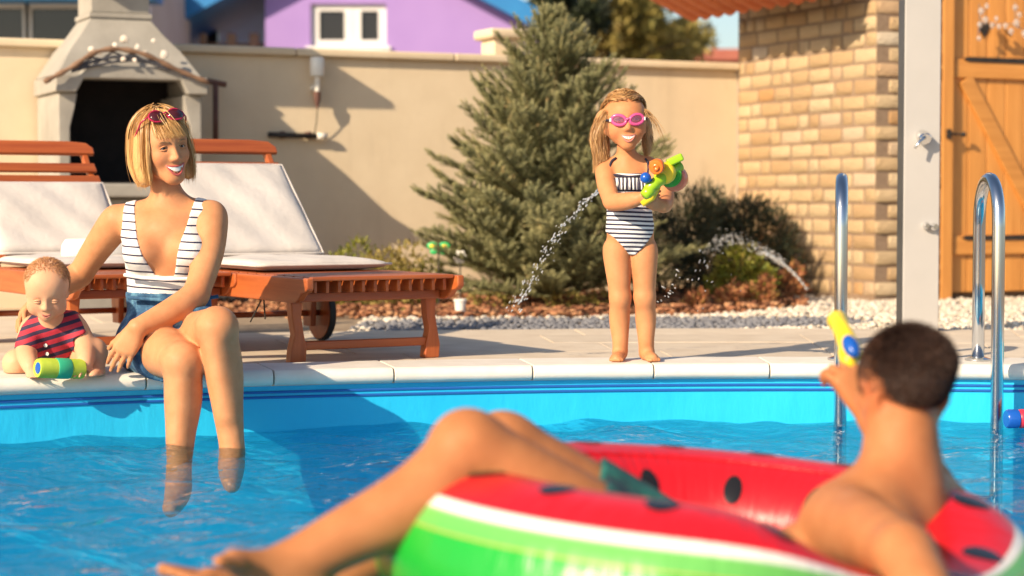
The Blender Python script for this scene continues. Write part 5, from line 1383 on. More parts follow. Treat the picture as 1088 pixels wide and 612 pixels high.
def bob_strands(n, seed, lift, zend, wild=0.0, bang=True):
    rs = np.random.RandomState(seed); m = 14; out = np.zeros((n, m, 3))
    ph = rs.uniform(-math.pi, math.pi, n); t = np.linspace(0, 1, m)
    for i in range(n):
        f = ph[i]; front = abs(f) < 0.85 and bang
        ze = (rs.uniform(0.012, 0.034) if front else zend + rs.normal(0, 0.010)) 
        th0 = rs.uniform(0.0, 0.45); th1 = 1.50; thb = rs.uniform(1.22, 1.46); sw = rs.rand()
        L1 = 0.60; L = lift + rs.uniform(0, 0.009) + wild * rs.rand()
        for k in range(m):
            if front:
                th = th0 + (thb - th0) * t[k]; fs_ = f - 0.30 * t[k] ** 2 * (0.4 + sw); p = np.array([(0.082 + L) * math.sin(th) * math.sin(fs_), -0.016 + (0.103 + L) * math.sin(th) * math.cos(fs_), 0.036 + (0.086 + L) * math.cos(th)])
                p[2] -= 0.014 * t[k] ** 2
            else:
                if t[k] < L1:
                    th = th0 + (th1 - th0) * t[k] / L1
                    p = np.array([(0.082 + L) * math.sin(th) * math.sin(f), -0.020 + (0.099 + L) * math.sin(th) * math.cos(f), 0.038 + (0.086 + L) * math.cos(th)])
                else:
                    g = (t[k] - L1) / (1 - L1); a0 = 0.038 + (0.086 + L) * math.cos(th1)
                    rr_ = 1.0 + 0.12 * math.sin(g * 2.2) - (0.10 + 0.10 * ((i * 7) % 10) / 10) * g * g
                    p = np.array([(0.082 + L) * math.sin(f) * rr_, -0.020 + (0.099 + L) * math.cos(f) * rr_, a0 + (ze - a0) * g])
                    if math.cos(f) > 0.3: p[0] += math.copysign(0.02 * g, p[0]) * (math.cos(f))
            out[i, k] = H_.w(p)
    out += rs.normal(0, 0.0028 + wild * 0.05, (n, 1, 3)) * t[None, :, None]
    out = lift_out(out, woman, ['head'], H_.w((0, -0.01, 0.02)), 0.004)
    return ribbons(out, 0.0010, rs, np.clip(rs.normal(0.5, 0.27, n) + 0.15 * np.sin(ph * 17), 0, 1))
parts_ = [bob_strands(5200, 2, 0.0005, -0.104), bob_strands(90, 5, 0.004, -0.10, 0.02)]
k = 0; VV, FF, AA = [], [], []
for a, b, c in parts_: VV.append(a); FF.append(b + k); AA.append(c); k += len(a)
link_mesh('hair_strands', quick_mesh('hair_strands', np.concatenate(VV), np.concatenate(FF), np.concatenate(AA)), 'hair_blond', hr)
settle(W)
# sunglasses pushed up on the head
t = NT('glasses_red'); t.color((0.42, 0.015, 0.06)); t.set(Roughness=0.2)
t = NT('glasses_lens'); t.color((0.06, 0.010, 0.014)); t.set(Roughness=0.06)
gc = H_.w((0, 0.062, 0.112)); G_ = empty('sunglasses', gc, 0, 'red framed dark sunglasses pushed up on the hair of the woman', 'sunglasses')
Mg = Matrix(H_.M.tolist()) @ Matrix.Rotation(R(38), 3, 'X'); G_.rotation_euler = Mg.to_euler()
for x in (-1, 1):
    rim = [(x * 0.032 + 0.0255 * math.cos(a) * (1 + 0.08 * math.cos(2 * a)), -0.004 * abs(math.cos(a)), 0.022 * math.sin(a)) for a in [2 * math.pi * k / 24 for k in range(25)]]
    MB().tube(rim, 0.0034, 8, cap=False).build('rim', 'glasses_red', G_, smooth=True)
    MB().lathe([(0.0, -0.0012), (0.0245, -0.001), (0.0245, 0.001), (0.0, 0.0018)], 24, Matrix.Translation((x * 0.032, 0, 0)) @ Matrix.Rotation(-math.pi / 2, 4, 'X') @ Matrix.Diagonal((1.04, 0.9, 1, 1))).build('lens', 'glasses_lens', G_, smooth=True)
    MB().tube([(x * 0.058, -0.002, 0.006), (x * 0.079, -0.03, 0.004), (x * 0.088, -0.09, -0.006), (x * 0.084, -0.125, -0.03)], 0.0026, 8).build('temple', 'glasses_red', G_, smooth=True)
MB().tube([(-0.008, 0, 0.008), (0, 0.003, 0.010), (0.008, 0, 0.008)], 0.0028, 8).build('bridge', 'glasses_red', G_, smooth=True)

# ================================================================== BABY
stripes('baby_stripes', (0.46, 0.022, 0.045), (0.030, 0.016, 0.05), 0.0265, 0.44, (-0.30, 0, 0.95), 0.008)
hairmat('hair_baby', [(0.34, 0.14, 0.05), (0.48, 0.23, 0.09), (0.60, 0.33, 0.15)])
bb = P(58, 395, 6.36); BB = empty('person', (bb.x, bb.y, 0.012), 0, 'baby in red and navy striped shirt sitting at the pool rim', 'person')
baby = Body(); B = baby
B.group('torso').ell(P(58, 383, 6.37), (0.080, 0.080, 0.070), k=0.04).ell(P(57, 362, 6.30), (0.076, 0.068, 0.080), k=0.05).ell(P(56, 346, 6.26), (0.072, 0.056, 0.050), k=0.04)
B.cone(P(56, 345, 6.25), P(53, 330, 6.20), 0.038, 0.036, 0.02)
b_rs, b_ls = P(35, 347, 6.25), P(78, 345, 6.26)
b_re, b_rh = P(28, 372, 6.20), P(33, 391, 6.13)
B.group('rarm').chain([b_rs, b_re, b_rh], [0.036, 0.029, 0.021], 0.02)
hand(B, b_rh, (0.25, -0.5, -0.45), (0.2, 0.3, -0.9), +1, 0.52, (0.2, 0.2, 0.2, 0.2), 0.25, wr=0.036)
b_le, b_lh = P(90, 368, 6.22), P(91, 386, 6.145)
B.group('larm').chain([b_ls, b_le, b_lh], [0.036, 0.030, 0.021], 0.02)
hand(B, b_lh, (-0.35, -0.55, -0.35), (-0.3, 0.2, -0.9), -1, 0.52, (0.3, 0.3, 0.3, 0.3), 0.25, wr=0.036)
B.group('rleg').chain([P(46, 388, 6.38), P(18, 386, 6.27)], [0.052, 0.043], 0.03).chain([P(18, 386, 6.27), P(16, 398, 6.38)], [0.040, 0.030], 0.02)
B.ell(P(14, 398, 6.33) + Vector((0, 0, 0.004)), (0.026, 0.05, 0.022), k=0.02)
B.group('lleg').chain([P(72, 388, 6.38), P(99, 374, 6.24)], [0.052, 0.042], 0.03).chain([P(99, 374, 6.24), P(102, 393, 6.21)], [0.041, 0.028], 0.02)
B.ell(P(101, 397, 6.17), (0.026, 0.050, 0.020), k=0.02)
Hb = Head(B, P(50, 308, 6.18), (0.16, -0.90, -0.40), (0.08, -0.40, 0.91), 0.80, baby=True)
V, Q = B.surface(0.0038, gk=0.010, smooth=1)
V[:, 2] = np.maximum(V[:, 2], 0.0145)
sp = [(Hb.w((x * 0.042, 0.075, -0.045)), 0.022, 0.55) for x in (-1, 1)] + [(b_re, 0.03, 0.25), (b_le, 0.03, 0.25)]
body_obj('body', (V, Q), 'skin_baby', BB, blush(V, sp))
Hb.face(BB, 'skin_baby', 'lip_pink', 'iris_brown', 0.9, False, None, 0.10, 0.019, 0.55)
shirt = [(16, 372), (24, 346), (36, 331), (46, 329), (52, 341), (57, 349), (62, 340), (66, 329), (76, 329), (86, 342), (92, 353), (80, 360), (82, 374), (80, 391), (36, 391), (36, 372), (30, 371)]
B.g['cl'] = B.g['torso'][:3] + [('c', A_(b_rs), A_(Vector(b_rs).lerp(b_re, 0.75)), 0.038, 0.037, 0.02, 1), ('c', A_(b_ls), A_(Vector(b_ls).lerp(b_le, 0.75)), 0.038, 0.037, 0.02, 1)]
so = body_obj('shirt', B.surface(0.004, ['cl'], off=0.006, clip=poly_clip(shirt, 6.22), smooth=1), 'baby_stripes', BB); B.g.pop('cl')
for i in range(3):
    p = P(47 + i * 1.5, 358 + i * 9, 6.215); MB().lathe([(0, -0.001), (0.006, -0.001), (0.006, 0.0015), (0, 0.002)], 10, Matrix.Translation(p) @ Matrix.Rotation(math.pi / 2, 4, 'X')).build('button', 'toy_white', so)
def fuzz(Hd, n, ln0, seed, region, lie=0.8, wid=0.0008, grp='head', seg=4, rad=(0.074, 0.093, 0.079), fade=False):
    rs = np.random.RandomState(seed); d = rs.normal(0, 1, (n * 3, 3)); d /= np.linalg.norm(d, axis=1, keepdims=True)
    d = d[[region(q) for q in d]][:n]; out = np.zeros((len(d), seg, 3))
    for i, q in enumerate(d):
        ln = ln0 * (1.0 if not fade else 0.30 + 0.70 * min(1.0, max(0.0, (q[2] + 0.15) / 0.6)))
        base = np.array([0, -0.018, 0.034]) + q * np.array(rad) * 0.99
        flow = unit(np.array([q[0] * 0.4, -0.5 + 0.3 * q[1], -0.7]) + rs.normal(0, 0.35, 3)); flow -= q * (flow @ q)
        for k in range(seg):
            s_ = k / (seg - 1) * ln * (0.7 + 0.6 * rs.rand() if k == seg - 1 else 1); out[i, k] = Hd.w(base + q * s_ * (1 - lie * 0.6) + flow * s_ * lie)
    out[:, 1:] = lift_out(out[:, 1:], Hd.B, [grp], Hd.w((0, -0.01, 0.02)), 0.0015)
    return ribbons(out, wid, rs)
V, Fc, at = fuzz(Hb, 5000, 0.018, 3, lambda q: q[2] > -0.25 and q[1] < 0.75 - 0.2 * q[2] and not (q[1] > 0.35 and q[2] < 0.35), 0.93, 0.00055, rad=(0.0825, 0.097, 0.083))
link_mesh('hair', quick_mesh('hair', V, Fc, at), 'hair_baby', BB)
settle(BB)
# foam water shooter held by the baby
t = NT('foam_lime'); v = t.coords('Object'); t.color(t.ramp(t.noise(v, 30, 3), [(0.3, (0.36, 0.50, 0.03)), (0.7, (0.50, 0.62, 0.06))])); t.set(Roughness=0.7)
t = NT('foam_mint'); t.color((0.03, 0.42, 0.22)); t.set(Roughness=0.6)
t = NT('toy_blue'); t.color((0.01, 0.09, 0.42)); t.set(Roughness=0.25)
a, b = P(41, 391, 6.045), P(88, 392, 6.14); ax = (b - a).normalized(); fo = empty('foam_shooter', (a + b) / 2, 0, 'lime green foam water shooter with blue nozzle lying under the baby hands', 'water toy')
fo.rotation_euler = ax.to_track_quat('Z', 'Y').to_euler(); L = (b - a).length
MB().lathe([(0.016, -L / 2 - 0.002), (0.028, -L / 2 - 0.004), (0.031, -L / 2 + 0.006), (0.031, L / 2 - 0.004), (0.026, L / 2), (0, L / 2)], 22).build('tube', 'foam_lime', fo, smooth=True, angle=R(40))
MB().lathe([(0.0, -L / 2 - 0.006), (0.008, -L / 2 - 0.007), (0.018, -L / 2 - 0.003), (0.018, -L / 2 + 0.02)], 18).build('nozzle', 'toy_blue', fo, smooth=True, angle=R(50))
MB().lathe([(0.0315, -0.02), (0.0325, -0.018), (0.0325, L / 2 - 0.05), (0.0315, L / 2 - 0.048)], 22).build('sleeve', 'foam_mint', fo, smooth=True)
# ================================================================== GIRL WITH A WATER BLASTER
hairmat('hair_girl', [(0.20, 0.09, 0.03), (0.38, 0.19, 0.07), (0.56, 0.32, 0.125), (0.72, 0.47, 0.22)])
stripes('girl_stripes', (0.76, 0.74, 0.72), (0.030, 0.026, 0.055), 0.0148, 0.45, (0.03, 0, 1), 0.004)
t = NT('navy_cloth'); t.color((0.022, 0.018, 0.038)); t.set(Roughness=0.8)
gp = P(671, 385, 6.78); GI = empty('person', (gp.x, gp.y, 0.012), 0, 'little girl in striped swimsuit and pink goggles standing on the pool rim', 'person')
girl = Body(); B = girl; Yg = 6.78
B.group('torso').ell(P(670, 252, Yg), (0.078, 0.062, 0.058), k=0.04).ell(P(669, 232, Yg - 0.01), (0.072, 0.064, 0.07), k=0.05).ell(P(668, 205, Yg), (0.070, 0.057, 0.08), k=0.05).ell(P(668, 186, Yg), (0.078, 0.052, 0.05), k=0.04)
B.cone(P(648, 177, Yg + 0.01), P(690, 176, Yg + 0.01), 0.029, 0.029, 0.03)
B.cone(P(667, 180, Yg), P(665, 156, Yg - 0.01), 0.034, 0.031, 0.025)
B.cone(P(666, 170, Yg), P(650, 177, Yg), 0.020, 0.018, 0.03).cone(P(668, 170, Yg), P(688, 176, Yg), 0.020, 0.018, 0.03)
g_rs, g_re, g_rw = P(643, 181, 6.77), P(650, 215, 6.67), P(679, 211, 6.58)
B.group('rarm').chain([g_rs, P(645, 198, 6.73), g_re], [0.031, 0.027, 0.024], 0.02).chain([g_re, P(664, 214, 6.62), g_rw], [0.025, 0.024, 0.0175], 0.015)
hand(B, g_rw, Vector((0.75, -0.45, 0.15)), (0.35, 0.75, 0.2), +1, 0.56, (0.75, 0.8, 0.85, 0.9), 0.05, (0.5, 0.35, 0.5), wr=0.03)
g_ls, g_le, g_lw = P(694, 180, 6.77), P(707, 208, 6.72), P(704, 219, 6.60)
B.group('larm').chain([g_ls, P(701, 196, 6.75), g_le], [0.031, 0.027, 0.024], 0.02).chain([g_le, P(706, 216, 6.65), g_lw], [0.025, 0.024, 0.0175], 0.015)
hand(B, g_lw, Vector((-0.62, -0.55, 0.10)), (-0.2, 0.75, 0.45), -1, 0.56, (0.8, 0.85, 0.9, 0.95), 0.05, (0.5, 0.3, 0.6), wr=0.03)
for nm, hx, kx, ax_, s_ in (('rleg', 655, 659, 659, -1), ('lleg', 684, 685, 687, 1)):
    h_, k_, a_ = P(hx, 264, Yg), P(kx, 318, Yg - 0.01), P(ax_, 374, Yg + 0.005)
    B.group(nm).chain([h_, P((hx + kx) / 2, 290, Yg - 0.01), k_], [0.045, 0.037, 0.029], 0.03)
    B.ell(k_ + Vector((0, -0.006, 0)), (0.025, 0.025, 0.029), k=0.02)
    B.chain([k_, k_.lerp(a_, 0.38) + Vector((0.002 * s_, 0.012, 0)), k_.lerp(a_, 0.75), a_], [0.0275, 0.0300, 0.0220, 0.0185], 0.03)
    hl = Vector((a_.x, a_.y + 0.018, 0.032)); B.cone(a_, hl, 0.020, 0.019, 0.015)
    tz = Vector((a_.x + s_ * 0.018, a_.y - 0.078, 0.025)); B.cone(hl, tz, 0.019, 0.0125, 0.02)
    B.ell((a_.x + s_ * 0.012, a_.y - 0.05, 0.026), (0.024, 0.04, 0.013), k=0.015)
    for i in range(5): B.cone(tz + Vector(((i - 2) * 0.0085, 0.012, -0.002)), tz + Vector(((i - 2) * 0.0095, -0.016 + 0.004 * abs(i - (1 if s_ > 0 else 3)), -0.005)), 0.0065, 0.006, 0.004)
Hg = Head(B, P(664, 131, 6.76), (0.06, -1.0, 0.06), (-0.05, 0.06, 1), 0.885, smile=1.0, child=True)
V, Q = B.surface(0.0036, gk=0.010, smooth=1); V[:, 2] = np.maximum(V[:, 2], 0.0148)
sp = [(Hg.w((x * 0.042, 0.075, -0.04)), 0.022, 0.55) for x in (-1, 1)] + [(Hg.w((0, 0.105, -0.035)), 0.012, 0.4)] + [(P(659, 318, Yg), 0.035, 0.3), (P(685, 318, Yg), 0.035, 0.3), (g_re, 0.03, 0.3)]
body_obj('body', (V, Q), 'skin_girl', GI, blush(V, sp))
Hg.face(GI, 'skin_girl', 'lip_pink', 'iris_blue', 1.0, True, None, 0.6, 0.027)
suit = [(636, 198), (643, 189), (650, 184), (684, 184), (690, 187), (697, 198), (706, 225), (706, 236), (697, 238), (694, 249), (686, 260), (675, 271), (669, 271), (662, 262), (652, 252), (643, 246), (634, 236)]
so = body_obj('swimsuit', B.surface(0.0038, ['torso', 'rleg', 'lleg'], gk=0.02, off=0.004, clip=poly_clip(suit, Yg - 0.06), smooth=1), 'girl_stripes', GI)
def on_torso(u, v, lift=0.005, y0=6.62):
    ys = np.linspace(y0, y0 + 0.22, 110); pts = np.array([P(u, v, y) for y in ys]); d = girl.at(pts, ['torso']); i = int(np.argmax(d < lift)); return Vector(pts[i])
for a in ([(650, 186), (648, 178), (650, 171), (654, 168)], [(688, 186), (689, 178), (688, 172), (686, 169)]):
    pts = smoothpath([on_torso(u, v) for u, v in a], 3) ; back = pts[-1] + Vector((0, 0.05, -0.01)); MB().tube(pts + [back], 0.0042, 8).build('strap', 'navy_cloth', so, smooth=True)
MB().tube(smoothpath([on_torso(u, v, 0.006) for u, v in ((646, 190), (652, 186), (668, 188), (684, 187), (692, 190))], 4), 0.0048, 8).build('neck_trim', 'navy_cloth', so, smooth=True)
# gathered frill below the neckline
t = NT('frill_stripes'); v = t.coords('Object'); sx = t.node('ShaderNodeSeparateXYZ'); t.link(v, sx.inputs[0])
fr = t.math('FRACT', t.math('DIVIDE', t.math('ADD', sx.outputs['X'], t.math('MULTIPLY', t.noise(v, 14, 2), 0.012)), 0.0135)); t.color(t.mix(t.math('LESS_THAN', fr, 0.48), (0.74, 0.72, 0.70), (0.03, 0.026, 0.055))); t.set(Roughness=0.8)
m = MB(); nc = 60
for r_ in range(4):
    for i in range(nc + 1):
        p = on_torso(647 + 44.0 * i / nc, 189 + r_ * 4.2, 0.006); wv = math.sin(i * 1.55) * (0.0012 + 0.0016 * r_); m.v.append((p.x, p.y - 0.004 - 0.002 * r_ + wv, p.z))
m.f = [(r_ * (nc + 1) + i, r_ * (nc + 1) + i + 1, (r_ + 1) * (nc + 1) + i + 1, (r_ + 1) * (nc + 1) + i) for r_ in range(3) for i in range(nc)]
fo_ = m.build('frill', 'frill_stripes', so, smooth=True); sm_ = fo_.modifiers.new('thick', 'SOLIDIFY'); sm_.thickness = 0.002
# hair: cap swept back, two loose ponytails
hb = Body(); hb.group('h'); S_ = Hg.s
hb.ell(Hg.w((0, -0.022, 0.038)), np.array((0.0825, 0.0985, 0.0855)) * S_, Hg.M, 0.02)
hb.ell(Hg.w((0, 0.125, -0.035)), np.array((0.080, 0.090, 0.121)) * S_, Hg.M, 0.02, -1)
hb.ell(Hg.w((0, -0.02, -0.14)), np.array((0.12, 0.12, 0.105)) * S_, Hg.M, 0.02, -1)
rt1 = [Hg.w((0.072, -0.02, 0.03)), np.array(P(641, 126, 6.79)), np.array(P(637, 148, 6.79)), np.array(P(639, 170, 6.78)), np.array(P(634, 184, 6.77))]
rt2 = [Hg.w((-0.070, -0.03, 0.02)), np.array(P(686, 132, 6.81)), np.array(P(688, 150, 6.82)), np.array(P(687, 166, 6.83))]
hb.group('t1').chain(rt1, [0.012, 0.021, 0.023, 0.017, 0.005], 0.02); hb.group('t2').chain(rt2, [0.010, 0.013, 0.012, 0.005], 0.02)
V, Q = hb.surface(0.0045, smooth=1)
hr = body_obj('hair', (V, Q), 'hair_girl', GI, np.random.RandomState(4).rand(len(V)) * 0.3 + 0.25)
def tail(rt, rads, n, seed):
    rs = np.random.RandomState(seed); m = 16; c = np.array([np.array(q) for q in smoothpath([Vector(q) for q in rt], 6)]); rr = np.interp(np.linspace(0, 1, len(c)), np.linspace(0, 1, len(rads)), rads)
    o = np.zeros((n, m, 3))
    for i in range(n):
        a = rs.rand() * 6.28; ra = rs.uniform(0.7, 1.45); l = rs.uniform(0.7, 1.05); wv = rs.uniform(0.002, 0.008); ph = rs.rand() * 6.28
        for k in range(m):
            f = min(k / (m - 1) * l, 1.0) * (len(c) - 1); j = int(f); j = min(j, len(c) - 2); q = c[j] + (c[j + 1] - c[j]) * (f - j)
            rad = rr[j] * ra; o[i, k] = q + np.array([math.cos(a) * rad, math.sin(a) * rad, 0]) + wv * (k / m) * np.array([math.sin(k * 0.9 + ph), math.cos(k * 0.7 + ph), 0])
    return ribbons(o, 0.0008, rs)
def cap_strands(n, seed):
    rs = np.random.RandomState(seed); m = 10; o = []
    while len(o) < n:
        f = rs.uniform(-math.pi, math.pi); hz = rs.uniform(0.0, 1.0)
        th0 = rs.uniform(0.15, 1.17) if abs(f) < 1.0 else rs.uniform(0.1, 1.2); th1 = th0
        sd_ = 1 if f > 0 else -1; L = 0.0015 + rs.rand() * 0.003; p_ = []
        tgt = sd_ * 1.95
        for k in range(m):
            g = k / (m - 1); ff = f + (tgt - f) * g * 0.9; th = th0 + (1.45 - th0) * g ** 1.5 - 0.25 * math.sin(g * math.pi) * (abs(f) < 1.2)
            p_.append(Hg.w(((0.0820 + L) * math.sin(th) * math.sin(ff), -0.022 + (0.098 + L) * math.sin(th) * math.cos(ff), 0.036 + (0.085 + L) * math.cos(th))))
        o.append(p_)
    return ribbons(lift_out(np.array(o), girl, ['head'], Hg.w((0, -0.01, 0.02)), 0.0085) + rs.normal(0, 0.0022, (n, 1, 3)), 0.0009, rs)
def wisps(n, seed):
    rs = np.random.RandomState(seed); m = 9; o = np.zeros((n, m, 3))
    for i in range(n):
        s_ = rs.choice((-1, 1)); x0 = s_ * rs.uniform(0.03, 0.068); p = np.array((x0, 0.055 - abs(x0) * 0.5, 0.085 - abs(x0) * 0.4)); d = np.array((s_ * rs.uniform(0.2, 0.6), 0.15, -1.0)); L = rs.uniform(0.06, 0.15)
        for k in range(m):
            g = k / (m - 1); o[i, k] = Hg.w(p + d * L * g + np.array((s_ * 0.022 * math.sin(g * 2.5), 0.01 * math.sin(g * 3), 0.02 * g * (1 - g))))
    return ribbons(o, 0.0007, rs)
def curls(n, seed):
    rs = np.random.RandomState(seed); m = 12; o = np.zeros((n, m, 3))
    for i in range(n):
        f = rs.uniform(-1.5, 1.5); th = rs.uniform(0.15, 1.0); q = np.array([math.sin(th) * math.sin(f), math.sin(th) * math.cos(f), math.cos(th)])
        p0 = np.array([0, -0.022, 0.036]) + q * np.array([0.083, 0.098, 0.086]); tn = unit(np.cross(q, rs.normal(0, 1, 3))); bn = np.cross(q, tn); rc = rs.uniform(0.004, 0.010); L = rs.uniform(0.02, 0.045); ph = rs.rand() * 6.28
        for k in range(m):
            g = k / (m - 1); o[i, k] = Hg.w(p0 + q * (0.003 + 0.008 * math.sin(g * 3.1)) + tn * L * (g - 0.5) + (bn * math.cos(g * 7 + ph) + q * 0.6 * math.sin(g * 7 + ph)) * rc)
    return ribbons(lift_out(o, girl, ['head'], Hg.w((0, -0.01, 0.02)), 0.006), 0.0008, rs)
k = 0; VV, FF, AA = [], [], []
for a, b, c in (tail(rt1, [0.012, 0.021, 0.023, 0.018, 0.008], 1800, 1), tail(rt2, [0.010, 0.013, 0.013, 0.006], 600, 2), cap_strands(3600, 3), wisps(160, 4), curls(420, 6)): VV.append(a); FF.append(b + k); AA.append(c); k += len(a)
link_mesh('hair_strands', quick_mesh('hair_strands', np.concatenate(VV), np.concatenate(FF), np.concatenate(AA)), 'hair_girl', hr)
settle(GI)
# pink goggles
t = NT('goggle_pink'); t.color((0.72, 0.09, 0.26)); t.set(Roughness=0.2)
t = NT('goggle_lens'); t.color((0.62, 0.22, 0.36)); t.set(Roughness=0.05); t.b.inputs['Transmission Weight'].default_value = 0.75
go = empty('swim_goggles', Hg.w((0, 0.10, 0.004)), 0, 'pink swimming goggles worn by the girl', 'goggles'); go.rotation_euler = Matrix(Hg.M.tolist()).to_euler()
for x in (-1, 1):
    el = [(x * 0.030 + 0.0235 * math.cos(a), -0.010 * abs((x * 0.030 + 0.0235 * math.cos(a)) / 0.05) ** 2, 0.0165 * math.sin(a) + 0.003 * x * math.cos(a)) for a in [2 * math.pi * k / 26 for k in range(27)]]
    MB().tube(el, 0.0058, 8, cap=False).build('frame', 'goggle_pink', go, smooth=True)
    ln = MB(); n_ = 26; ln.v = [(p[0], p[1] + 0.002, p[2]) for p in el[:-1]] + [(x * 0.030, 0.0045, 0)]; ln.f = [(i, (i + 1) % n_, n_) for i in range(n_)]
    ln.build('lens', 'goggle_lens', go, smooth=True)
    MB().tube([(x * 0.052, -0.010, 0.002), (x * 0.066, -0.035, 0.004), (x * 0.073, -0.075, 0.006), (x * 0.078, -0.12, 0.010)], 0.0040, 8).build('strap', 'navy_cloth', go, smooth=True)
    MB().box((x * 0.058, -0.016, 0.002), (0.007, 0.02, 0.012)).build('clip', 'toy_white', go, bevel=0.002)
MB().tube([(-0.008, 0.0, 0.0), (0, 0.005, 0.003), (0.008, 0.0, 0.0)], 0.0040, 8).build('bridge', 'goggle_pink', go, smooth=True)
# water blaster
t = NT('toy_lime'); t.color((0.33, 0.55, 0.015)); t.set(Roughness=0.28)
t = NT('toy_green2'); t.color((0.07, 0.36, 0.02)); t.set(Roughness=0.3)
t = NT('toy_orange'); t.color((0.85, 0.17, 0.02)); t.set(Roughness=0.28)
t = NT('toy_salmon'); t.color((0.82, 0.23, 0.13)); t.set(Roughness=0.25); t.b.inputs['Transmission Weight'].default_value = 0.25
wg = empty('water_blaster', P(703, 194, 6.52), 0, 'lime green toy water blaster with orange and yellow discs held by the girl', 'water gun')
def wl(u, v, Y): return P(u, v, Y) - wg.location
fw_ = Vector((-0.28, -0.94, -0.16)).normalized()
def disc(name, u, v, Y, r, d, mat, ring=None):
    M = Matrix.Translation(wl(u, v, Y)) @ fw_.to_track_quat('Z', 'Y').to_matrix().to_4x4()
    o = MB().lathe([(0.0, -d / 2), (r * 0.9, -d / 2), (r, -d * 0.3), (r, d * 0.3), (r * 0.86, d / 2), (r * 0.5, d * 0.55), (0.0, d * 0.5)], 28, M).build(name, mat, wg, smooth=True, angle=R(40))
    if ring: MB().lathe([(r * 0.35, d * 0.5), (r * 0.42, d * 0.75), (r * 0.3, d * 0.8), (0.0, d * 0.62)], 20, M).build('cap_knob', ring, o, smooth=True, angle=R(40))
disc('tank', 717.5, 190, 6.58, 0.041, 0.05, 'toy_salmon')
disc('tank_ring', 712, 186, 6.555, 0.040, 0.028, 'toy_green2')
disc('drum', 706.5, 184, 6.52, 0.036, 0.034, 'toy_yellow')
disc('tank_cap', 698, 177, 6.475, 0.0255, 0.03, 'toy_orange', 'toy_orange')
MB().box(wl(717, 170, 6.53), (0.055, 0.05, 0.026), Matrix.Rotation(R(-25), 3, 'Y')).build('rear_sight', 'toy_lime', wg, bevel=0.006)
MB().tube([wl(722, 176, 6.56), wl(708, 186, 6.53), wl(696, 195, 6.50), wl(688, 202, 6.48)], [0.020, 0.022, 0.020, 0.017], 14).build('barrel', 'toy_lime', wg, smooth=True)
MB().tube([wl(694, 199, 6.50), wl(688, 205, 6.48), wl(684, 208, 6.475)], [0.019, 0.020, 0.016], 14).build('muzzle', 'toy_lime', wg, smooth=True)
MB().ball(wl(686, 189, 6.475), 0.0185, 16, 10).build('pump_knob', 'toy_blue', wg, smooth=True)
MB().tube([wl(686, 189, 6.475), wl(693, 194, 6.50)], 0.010, 12).build('pump_rod', 'toy_blue', wg, smooth=True)
MB().tube([wl(698, 198, 6.53), wl(692, 210, 6.55), wl(682, 217, 6.55)], [0.014, 0.013, 0.010], 12).build('grip', 'toy_yellow', wg, smooth=True)

# ================================================================== WATERMELON RING
TH = R(4.5); RC = Vector((0.350, 3.44, -0.070)); RR, RT = 0.435, 0.158
t = NT('melon_vinyl'); v = t.coords('Object'); sx = t.node('ShaderNodeSeparateXYZ'); t.link(v, sx.inputs[0])
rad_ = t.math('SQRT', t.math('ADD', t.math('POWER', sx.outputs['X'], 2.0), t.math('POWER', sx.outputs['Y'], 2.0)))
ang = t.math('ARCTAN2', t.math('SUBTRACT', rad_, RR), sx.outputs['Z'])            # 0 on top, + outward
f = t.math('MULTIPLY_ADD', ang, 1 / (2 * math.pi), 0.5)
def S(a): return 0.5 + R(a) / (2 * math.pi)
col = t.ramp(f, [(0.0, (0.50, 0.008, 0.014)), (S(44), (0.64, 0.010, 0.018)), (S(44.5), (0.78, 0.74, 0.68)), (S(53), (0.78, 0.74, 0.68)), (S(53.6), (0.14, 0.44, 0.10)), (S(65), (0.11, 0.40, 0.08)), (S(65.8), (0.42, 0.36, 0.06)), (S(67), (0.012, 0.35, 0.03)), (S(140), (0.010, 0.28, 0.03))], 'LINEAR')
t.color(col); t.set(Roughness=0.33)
v2 = t.coords('Object', (1, 1, 1)); th_ = t.math('ARCTAN2', sx.outputs['Y'], sx.outputs['X'])
cmb = t.node('ShaderNodeCombineXYZ'); t.link(t.math('MULTIPLY', th_, 26.0), cmb.inputs[0]); t.link(t.math('MULTIPLY', ang, 1.2), cmb.inputs[1])
t.bump(t.math('ADD', t.noise(cmb.outputs[0], 1.0, 3), t.math('MULTIPLY', t.noise(v2, 6, 2), 0.5)), 0.35, 0.012)
t = NT('melon_seed'); t.color((0.014, 0.013, 0.014)); t.set(Roughness=0.25)
ring = empty('swim_ring', RC, 0, 'inflated watermelon swim ring with black seeds carrying the man', 'swim ring'); ring.rotation_euler = (R(-1.0), TH, 0)
def torus_pt(th, a, lift=0.0): r_ = RR + (RT + lift) * math.sin(a); dt = (th + 0.72 + math.pi) % (2 * math.pi) - math.pi; sag = math.exp(-(dt / 0.70) ** 4); return Vector((r_ * math.cos(th), r_ * math.sin(th), (RT + lift) * (0.94 - 0.22 * sag) * math.cos(a) - 0.060 * sag))
nt_, na = 120, 40; rs = np.random.RandomState(8)
V = []
for i in range(nt_):
    th = 2 * math.pi * i / nt_
    for j in range(na):
        a = 2 * math.pi * j / na
        seam = math.exp(-((a - math.pi / 2 * 0.82) / 0.10) ** 2) + math.exp(-((a - math.pi * 1.5) / 0.16) ** 2)
        w = -0.003 * seam + 0.0022 * seam * math.sin(th * 34 + 2 * math.sin(th * 5))
        V.append(torus_pt(th, a, w))
Fq = [(i * na + j, i * na + (j + 1) % na, ((i + 1) % nt_) * na + (j + 1) % na, ((i + 1) % nt_) * na + j) for i in range(nt_) for j in range(na)]
link_mesh('tube', quick_mesh('tube', np.array([tuple(q) for q in V]), np.array(Fq)[:, ::-1]), 'melon_vinyl', ring, smooth=True)
